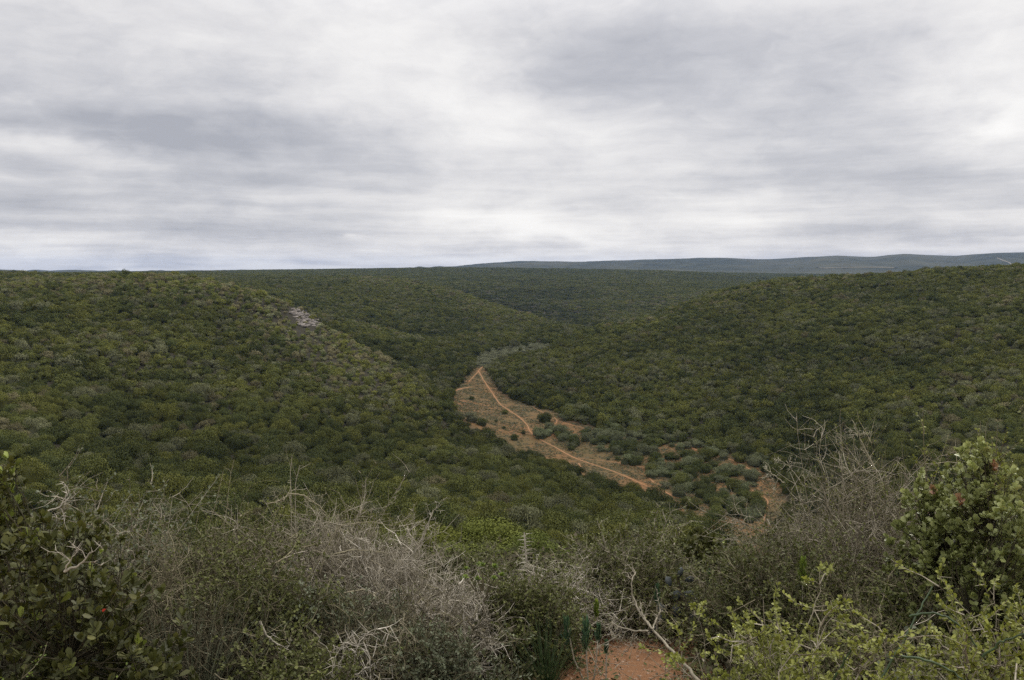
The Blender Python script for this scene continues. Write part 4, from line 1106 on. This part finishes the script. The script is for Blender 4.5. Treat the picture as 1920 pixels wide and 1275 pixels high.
def tall_shoot():
    base, h, w = place(1850, 768, 90, 6.0); t = thing('tall_shoot', 'thin sprawling shoots with sparse small leaves above the succulent', 'plant', base)
    n = 9; d1 = hemi(n, 70, 88); P1 = grow(np.zeros((n, 3)), d1, h * rng.uniform(.75, 1.02, n), 9, .07, (0, 0, 1), .06); wd = Wood(); wd.add(P1, .008, .0022, .6)
    s2, d2, _ = kids(P1, 9, .5, 1, .4, 1.1); P2 = grow(s2, d2, rng.uniform(.06, .22, len(s2)), 4, .15, (0, 0, 1), .1); wd.add(P2, .003, .0014, .6)
    tag(obj('branches', wd.mesh('branches'), B_BROWN, t), kind='stuff'); lv = Leaves()
    sl, dl, _ = kids(P2, 11, .1, 1, .4, 1.2); lv.add(sl, dl, norm(rng.normal(size=(len(sl), 3)) + np.array([0, 0, 1])), .024, .009, rng.uniform(.1, .7, len(sl)), True)
    tag(obj('foliage', lv.mesh('foliage'), L_LIME, t), kind='stuff')
tall_shoot()
def shell_points(n, w, dp, h, lo=.12, inner=.35):
    """places spread through the outer part of a dome"""
    d = hemi(n, 0, 88); d = norm(d + rng.normal(size=d.shape) * .05); f = 1 - inner * rng.random(n) ** 1.6
    bump = .86 + .28 * vnoise(d[:, 0] * 2.6 + 7, d[:, 2] * 2.6 + d[:, 1] * 2, 77)
    p = d * np.array([w * .5, dp * .5, h]) * (f * bump)[:, None]
    p = p[p[:, 2] > lo * h]; return p
def rosette_shrub(name, label, cat, u, vtop, wpx, d, n, mat, lsize, lw, per, ltint, bark=None, red=0.0, young=.12, single=0, lo=.12, stems=16, ang=(.45, 1.25), fold=.3, depth=.85, sd=.14, group=None, inner=.4, top_t=.3):
    base, h, w = place(u, vtop, wpx, d); t = thing(name, label, cat, base, group); bark = bark or B_BROWN
    p = shell_points(n, w, w * depth, h * .97, lo, inner); n = len(p); wd = Wood()
    d1 = hemi(stems, 30, 88); P1 = grow(rng.normal(size=(stems, 3)) * np.array([w * .07, w * .07, 0]), d1, h * .7 * rng.uniform(.6, 1.0, stems), 5, .12, (0, 0, 1), .05)
    wd.add(P1, .010, .004, .0 + rng.normal(size=stems) * .08, 5)
    # every rosette hangs on a twig from the nearest stem
    q = P1[:, 2:].reshape(-1, 3); near = q[np.argmin(((p[:, None] - q[None]) ** 2).sum(-1), axis=1)]
    mid = (near + p) / 2 + rng.normal(size=(n, 3)) * .03 - np.array([0, 0, .02]); wd.add(np.stack([near, mid, p], 1), .003, .002, .12 + rng.normal(size=n) * .1)
    tag(obj('branches', wd.mesh('branches'), bark, t), kind='stuff')
    out = norm(p * np.array([1 / w, 1 / w, .8 / h]) + rng.normal(size=(n, 3)) * .25 + np.array([0, 0, .35]))
    i = np.repeat(np.arange(n), per); k = len(i); f = rng.random(k); sdv = norm(np.cross(out[i], rng.normal(size=(k, 3))))
    an = ang[0] + (ang[1] - ang[0]) * f; ax = out[i] * np.cos(an)[:, None] + sdv * np.sin(an)[:, None]
    pos = p[i] - out[i] * (f * lsize * 1.3)[:, None]; hi = p[i, 2] / h
    tn = np.clip(ltint + top_t * (hi - .6) + rng.normal(size=k) * sd, 0, .84)
    yg = (rng.random(n) < young)[i] & (f < .45); tn[yg] = np.clip(tn[yg] + .4, 0, 1 if not red else .9)
    if red:
        rd = (rng.random(n) < red)[i] & (hi > .80); tn[rd] = rng.uniform(.93, 1.0, rd.sum())
    nr = norm(out[i] + rng.normal(size=(k, 3)) * .3); sz = rng.uniform(.65, 1.2, k)
    order = np.argsort(pos[:, 1] - pos[:, 2] * .5); one = order[:single * 2:2] if single else order[:0]; rest = np.setdiff1d(order, one)
    for q_ in one:
        l1 = Leaves(); l1.add(np.zeros((1, 3)), ax[q_:q_ + 1], nr[q_:q_ + 1], lsize * sz[q_], lw * sz[q_], tn[q_], fold=fold); o = obj('leaf', l1.mesh('leaf'), mat, t); o.location = pos[q_]
    lv = Leaves(); lv.add(pos[rest], ax[rest], nr[rest], lsize * sz[rest], lw * sz[rest], tn[rest], fold=fold)
    tag(obj('foliage', lv.mesh('foliage'), mat, t), kind='stuff'); return t
def round_succulent(label, u, vtop, wpx, d, n, red=.14, lo=.45, inner=.3, lt=.5):
    return rosette_shrub('round_leaved_succulent', label, 'shrub', u, vtop, wpx, d, n, L_JADE, .038, .0165, 12, lt, B_BROWN, red, .0, 0, lo, 14, (.3, 1.2), .3, inner=inner, top_t=.5)
round_succulent('tall succulent bush with crowded round pale green leaves and red tipped crown at the right', 1845, 850, 205, 5.5, 430, .04)
round_succulent('lower arm of round leaved succulent leaning left with a few red tips', 1745, 905, 170, 5.6, 300, .05)
round_succulent('dark round leaved succulent in the shade under the tall one', 1800, 985, 270, 5.35, 330, 0, .15, .6, .28)
round_succulent('round leaved succulent at the right edge below the tall one', 1905, 950, 130, 5.2, 220, 0, .2, .5, .4)
def broad_shrub(label, u, vtop, wpx, d, n, lt, single=0, size=(.046, .0125), per=10, lo=.0, young=.1, depth=.9):
    return rosette_shrub('broad_leaved_shrub', label, 'shrub', u, vtop, wpx, d, n, L_BROAD, size[0], size[1], per, lt, B_BROWN, 0, young, single, lo, 12, (.35, 1.35), .18, depth, inner=.55)
broad_shrub('dark shrub with broad leathery leaves filling the lower left corner', 85, 1015, 480, 4.0, 620, .40, 285)
broad_shrub('broad leaved shrub rising tallest at the left edge with bright green tips', -5, 885, 250, 4.9, 420, .50, 0, (.044, .013), young=.2)
broad_shrub('second broad leaved shrub behind the corner shrub with greener leaves', 150, 975, 260, 4.9, 330, .45, 0, (.04, .012), young=.12)
broad_shrub('low broad leaved shrub at the foot of the dark corner shrub', 215, 1110, 220, 3.9, 150, .46, 0, (.05, .014))
broad_shrub('dark glossy leaved shrub standing behind the slate coloured succulent', 1325, 1008, 210, 8.2, 380, .42, 0, (.062, .02), young=.06)
G4 = 'yellow green thorny bushes in the bottom right corner'
KW = dict(small=False, leaf=(.021, .0068), nleaf=26, arch=0, tint=.45, group=G4, r=.0065, wob=.26, leaf_t=(.3, 1.0))
for lb, u_, vt_, wp_, d_, n_, lt_ in [('yellow green leafy bush with pale crooked branches right of the red soil', 1420, 1120, 330, 3.5, 24, .52),
    ('taller pale branched yellow green bush at the bottom, second from the red soil', 1560, 1095, 250, 3.6, 20, .55), ('sprawling yellow green bush with many pinkish stems under the rush stems', 1700, 1120, 330, 3.5, 26, .42),
    ('dense yellow green bush in the bottom right corner', 1880, 1095, 300, 3.6, 26, .40), ('low yellow green sprigs at the bottom edge beside the red soil', 1310, 1195, 120, 3.6, 12, .38),
    ('yellow green bush at the bottom edge in front of the taller one', 1500, 1180, 300, 3.1, 20, .50), ('yellow green bush at the bottom edge under the bow shaped rush', 1790, 1175, 300, 3.1, 20, .40)]:
    bush('yellow_green_bush', lb, 'bush', u_, vt_, wp_, d_, B_GREY, L_LIME, n_, 7, 7, 1, .03, ltint=lt_, **KW)
bush('grey_leaved_plant', 'blue grey leaved plant among the yellow green bushes', 'plant', 1790, 1085, 200, 4.2, B_GREY, L_GREY, 20, 7, 6, 0, .02, 3, (.03, .012), tint=.5, ltint=.3, small=False)
bush('leafy_shrub', 'dull olive shrub between the rush stems and the succulent', 'shrub', 1660, 1075, 260, 4.5, B_BROWN, L_SMALL, 34, 8, 7, 1, .02, 5, (.018, .008), tint=.45)

def crooked(name, label, cat, lines, d, r, mat, sub=0, tint=.6, taper=.35):
    """main stems given as (pixel polyline with distance offsets); side twigs grow from them"""
    x0, y0, z0 = pt(*lines[0][0][:2], d + lines[0][0][2]); t = thing(name, label, cat, (x0, y0, z0))
    for li, ln in enumerate(lines):
        pts = np.array([pt(u, v, d + dd) for u, v, dd in ln]) - np.array([x0, y0, z0])
        L = np.linspace(0, len(pts) - 1, len(pts) * 4); P = np.stack([np.interp(L, range(len(pts)), pts[:, k]) for k in range(3)], 1)
        P[1:-1] = (P[:-2] + P[1:-1] * 2 + P[2:]) / 4 + rng.normal(size=(len(P) - 2, 3)) * .0022
        wd = Wood2(); rr = r * (1 if li == 0 else .6); wd.add(P[None], rr, rr * taper, tint, 6)
        if sub:
            s, dd_, _ = kids(P[None], sub, .25, 1, .7, 1.4); Q = grow(s, dd_, rng.uniform(.03, .14, len(s)), 3, .3, (0, 0, 1), .05); wd.add(Q, rr * .35, .001, tint + .05)
            s, dd_, _ = kids(Q, 4, .1, 1, .9, 1.5); wd.add(grow(s, dd_, rng.uniform(.015, .04, len(s)), 1, 0), .0018, .0004, tint + .2)
        obj('branch', wd.mesh('branch'), mat, t)
class Wood2(Wood):
    def add(self, P, *a, **k):
        off = 5.0; P = P.copy(); P[..., 2] += off; n0 = len(self.V); super().add(P, *a, **k)
        for q in range(n0, len(self.V)): self.V[q][:, 2] -= off
crooked('dead_branch', 'bleached crooked dead branch reaching up from the bottom edge over the red soil', 'branch',
        [[(1320, 1290, -.9), (1290, 1252, -.6), (1255, 1215, -.4), (1228, 1185, -.2), (1205, 1158, 0), (1186, 1120, .1), (1184, 1090, .1), (1192, 1072, .2)],
         [(1216, 1184, -.2), (1190, 1182, -.1), (1168, 1178, 0), (1150, 1170, 0), (1135, 1180, 0)], [(1190, 1182, -.1), (1187, 1200, 0), (1176, 1222, .05)],
         [(1215, 1172, -.1), (1205, 1150, 0), (1200, 1128, .1)], [(1222, 1180, -.2), (1232, 1160, -.1), (1238, 1142, 0)], [(1168, 1178, 0), (1155, 1196, .05), (1120, 1212, .1)]], 4.4, .009, B_PALE, 7, .42)
crooked('bare_branch', 'forked pale branch standing up out of the dry twigs left of the green brow bushes', 'branch',
        [[(786, 1060, 0), (786, 1035, 0), (780, 1018, 0), (770, 1005, 0), (763, 990, .05)], [(784, 1028, 0), (792, 1005, 0), (800, 985, 0)], [(786, 1030, 0), (800, 990, 0), (812, 958, 0), (822, 948, 0)]], 5.6, .009, B_PALE, 8, .6)
for i, (ln, lb) in enumerate([([(600, 1075, 0), (612, 1030, 0), (625, 1000, 0), (640, 985, 0), (690, 978, 0), (735, 985, 0)], 'long pale shoot arching right over the tallest thorn shrub'),
        ([(575, 1090, 0), (592, 1060, 0), (610, 1030, 0), (630, 1000, 0), (634, 985, 0)], 'pale upright shoot in the tallest thorn shrub'),
        ([(480, 1050, 0), (520, 1062, 0), (560, 1070, 0), (590, 1072, 0)], 'pale horizontal shoot across the small leaved shrub'),
        ([(625, 1040, 0), (660, 1030, 0), (700, 1034, 0), (740, 1038, 0)], 'pale shoot curving above the dome of dry twigs'),
        ([(540, 925, 0), (570, 928, 0), (600, 950, 0), (620, 972, 0)], 'thin shoot drooping over the top of the tallest thorn shrub'),
        ([(500, 945, .1), (525, 940, .1), (545, 925, .1)], 'short pale shoot at the upper left of the tallest thorn shrub'),
        ([(645, 1112, -.4), (680, 1105, -.4), (700, 1115, -.4), (706, 1122, -.4)], 'short pale bent twig on the face of the dry shrub'),
        ([(750, 1215, -1), (752, 1190, -1), (748, 1165, -1), (785, 1205, -1)], 'broken pale twig low on the dry shrub')]):
    crooked('bare_shoot', lb, 'branch', [ln], 5.2, .0046, B_THORN, 9, .5)
crooked('bare_shoot', 'pale curved shoot on the lower left of the dry shrubs', 'branch', [[(488, 1165, 0), (498, 1190, 0), (520, 1208, 0), (542, 1218, 0)]], 4.2, .006, B_PALE, 3, .7)
crooked('bare_shoot', 'forked pale twig standing above the small leaved shrub on the left', 'branch', [[(90, 958, 0), (112, 952, 0), (125, 930, 0), (130, 918, 0)], [(112, 952, 0), (120, 964, 0)]], 4.6, .005, B_PALE, 5, .7)
crooked('bare_shoot', 'grey forked branch lying across the broad leaved shrub', 'branch', [[(120, 1072, 0), (150, 1060, 0), (170, 1035, 0)], [(120, 1072, 0), (135, 1045, 0), (150, 1030, 0)]], 3.5, .006, B_PALE, 3, .55)
crooked('bare_shoot', 'pale straight shoots rising from the wide thorn shrub', 'branch', [[(1638, 872, 0), (1618, 835, 0), (1604, 798, 0)], [(1610, 815, 0), (1601, 812, 0)]], 6.0, .006, B_THORN, 8, .6)
crooked('bare_shoot', 'thorny shoot at the left end of the wide thorn shrub', 'branch', [[(1470, 905, 0), (1450, 890, 0), (1432, 878, 0)], [(1500, 900, 0), (1480, 875, 0), (1462, 862, 0)]], 6.0, .005, B_THORN, 9, .65)
for ln, lb in [([(1640, 1290, 0), (1690, 1210, .1), (1720, 1150, .2), (1748, 1100, .3)], 'straight dark green rush stem crossing the yellow green bushes'),
               ([(1706, 1156, 0), (1740, 1148, 0), (1775, 1156, 0), (1810, 1182, 0), (1832, 1212, 0)], 'rush stem arched like a bow in the bottom right'),
               ([(1842, 1232, 0), (1870, 1208, 0), (1900, 1195, 0), (1940, 1185, 0)], 'rush stem leaning out of the right edge'),
               ([(1560, 1280, 0), (1582, 1240, 0), (1605, 1205, 0)], 'short rush stem among the yellow green bushes'),
               ([(1690, 1230, -.2), (1735, 1235, -.2), (1790, 1262, -.2), (1820, 1290, -.2)], 'rush stem bending down to the bottom edge')]:
    crooked('rush_stem', lb, 'rush', [ln], 3.3, .0048, L_RUSH, 0, .45, .6)

# ---- what covers the ground between the shrubs
def build_floor_cover():
    n = 5200
    d = rng.uniform(2.6, 15, n) ** 1.0; a = rng.uniform(radians(-42), radians(42), n); x = d * np.sin(a); y = d * np.cos(a); z = ground(x, y)
    u, v = project(x, y, z)
    open_ = ((u > 1000) & (u < 1330) & (v > 1185)) | ((u > 255) & (u < 330) & (v > 1195) & (v < 1275))
    k = ~open_ | (rng.random(n) < .05); x, y, z, d = x[k], y[k], z[k], d[k]; n = len(x)
    # small dull seedlings and low scrub
    s = rng.uniform(.12, .42, n) * np.where(d > 6.5, 1.5, 1.0)
    col = np.array([.062, .066, .028]) * rng.uniform(.5, 1.5, (n, 1)); kk = rng.random(n) < .3; col[kk] = np.array([.10, .085, .055]) * rng.uniform(.6, 1.2, (kk.sum(), 1))
    pr = [small_cards('low_scrub', 260, 1.0, 1.15, .05, 700 + q, M_CROWN, .3) for q in range(4)]
    gn_scatter('undergrowth', 'low dull scrub and seedlings between the near shrubs', x, y, z - .02, np.stack([s, s, s * rng.uniform(.6, 1.2, n)], 1), np.stack([0 * s, 0 * s, rng.uniform(0, 6.28, n)], 1), col, pr, rng.integers(0, 4, n))
    # fallen twigs
    m = 7000; d = rng.uniform(2.6, 9, m); a = rng.uniform(radians(-40), radians(40), m); x = d * np.sin(a); y = d * np.cos(a); u, v = project(x, y, ground(x, y))
    op = ((u > 1000) & (u < 1310) & (v > 1190)); k = ~op | (rng.random(m) < .4); x, y = x[k], y[k]; m = len(x)
    st = np.stack([x, y, ground(x, y) + .01], 1); P = grow(st, hemi(m, 0, 35), rng.uniform(.05, .4, m), 4, .18, (0, 0, -1), .03)
    P[..., 2] = np.maximum(P[..., 2], ground(P[..., 0].ravel(), P[..., 1].ravel()).reshape(P.shape[:2]) + .006)
    wd = Wood2(); wd.add(P, .003, .001, rng.uniform(.1, .9, m)); tag(obj('twigs', wd.mesh('twigs'), B_GREY), 'dry fallen twigs littering the red ground', kind='stuff')
    # crumbs and pebbles on the bare soil
    m = 6000; d = rng.uniform(3.6, 6.8, m); a = rng.uniform(radians(-14), radians(18), m); x = d * np.sin(a); y = d * np.cos(a); z = ground(x, y); s = .004 + .012 * rng.random(m) ** 3
    oc = np.array([[1, 0, 0], [0, 1, 0], [-1, 0, 0], [0, -1, 0], [0, 0, .8], [0, 0, -.5]]); V = np.stack([x, y, z], 1)[:, None] + oc[None] * s[:, None, None] * rng.uniform(.6, 1.3, (m, 6, 1))
    tf = np.array([[0, 1, 4], [1, 2, 4], [2, 3, 4], [3, 0, 4], [1, 0, 5], [2, 1, 5], [3, 2, 5], [0, 3, 5]]); F = (np.arange(m)[:, None, None] * 6 + tf[None]).reshape(-1, 3)
    tag(obj('pebbles', mesh_arrays('pebbles', V.reshape(-1, 3), [F]), soil_material('pebble', (.16, .09, .055), (.42, .30, .21), 9)), 'small stones and crumbs scattered on the red soil', kind='stuff')
build_floor_cover()
print('triangles', sum(len(o.data.loops) - 2 * len(o.data.polygons) for o in scene.objects if o.type == 'MESH' and not o.name.startswith(('thicket_bush', 'valley_bush'))))
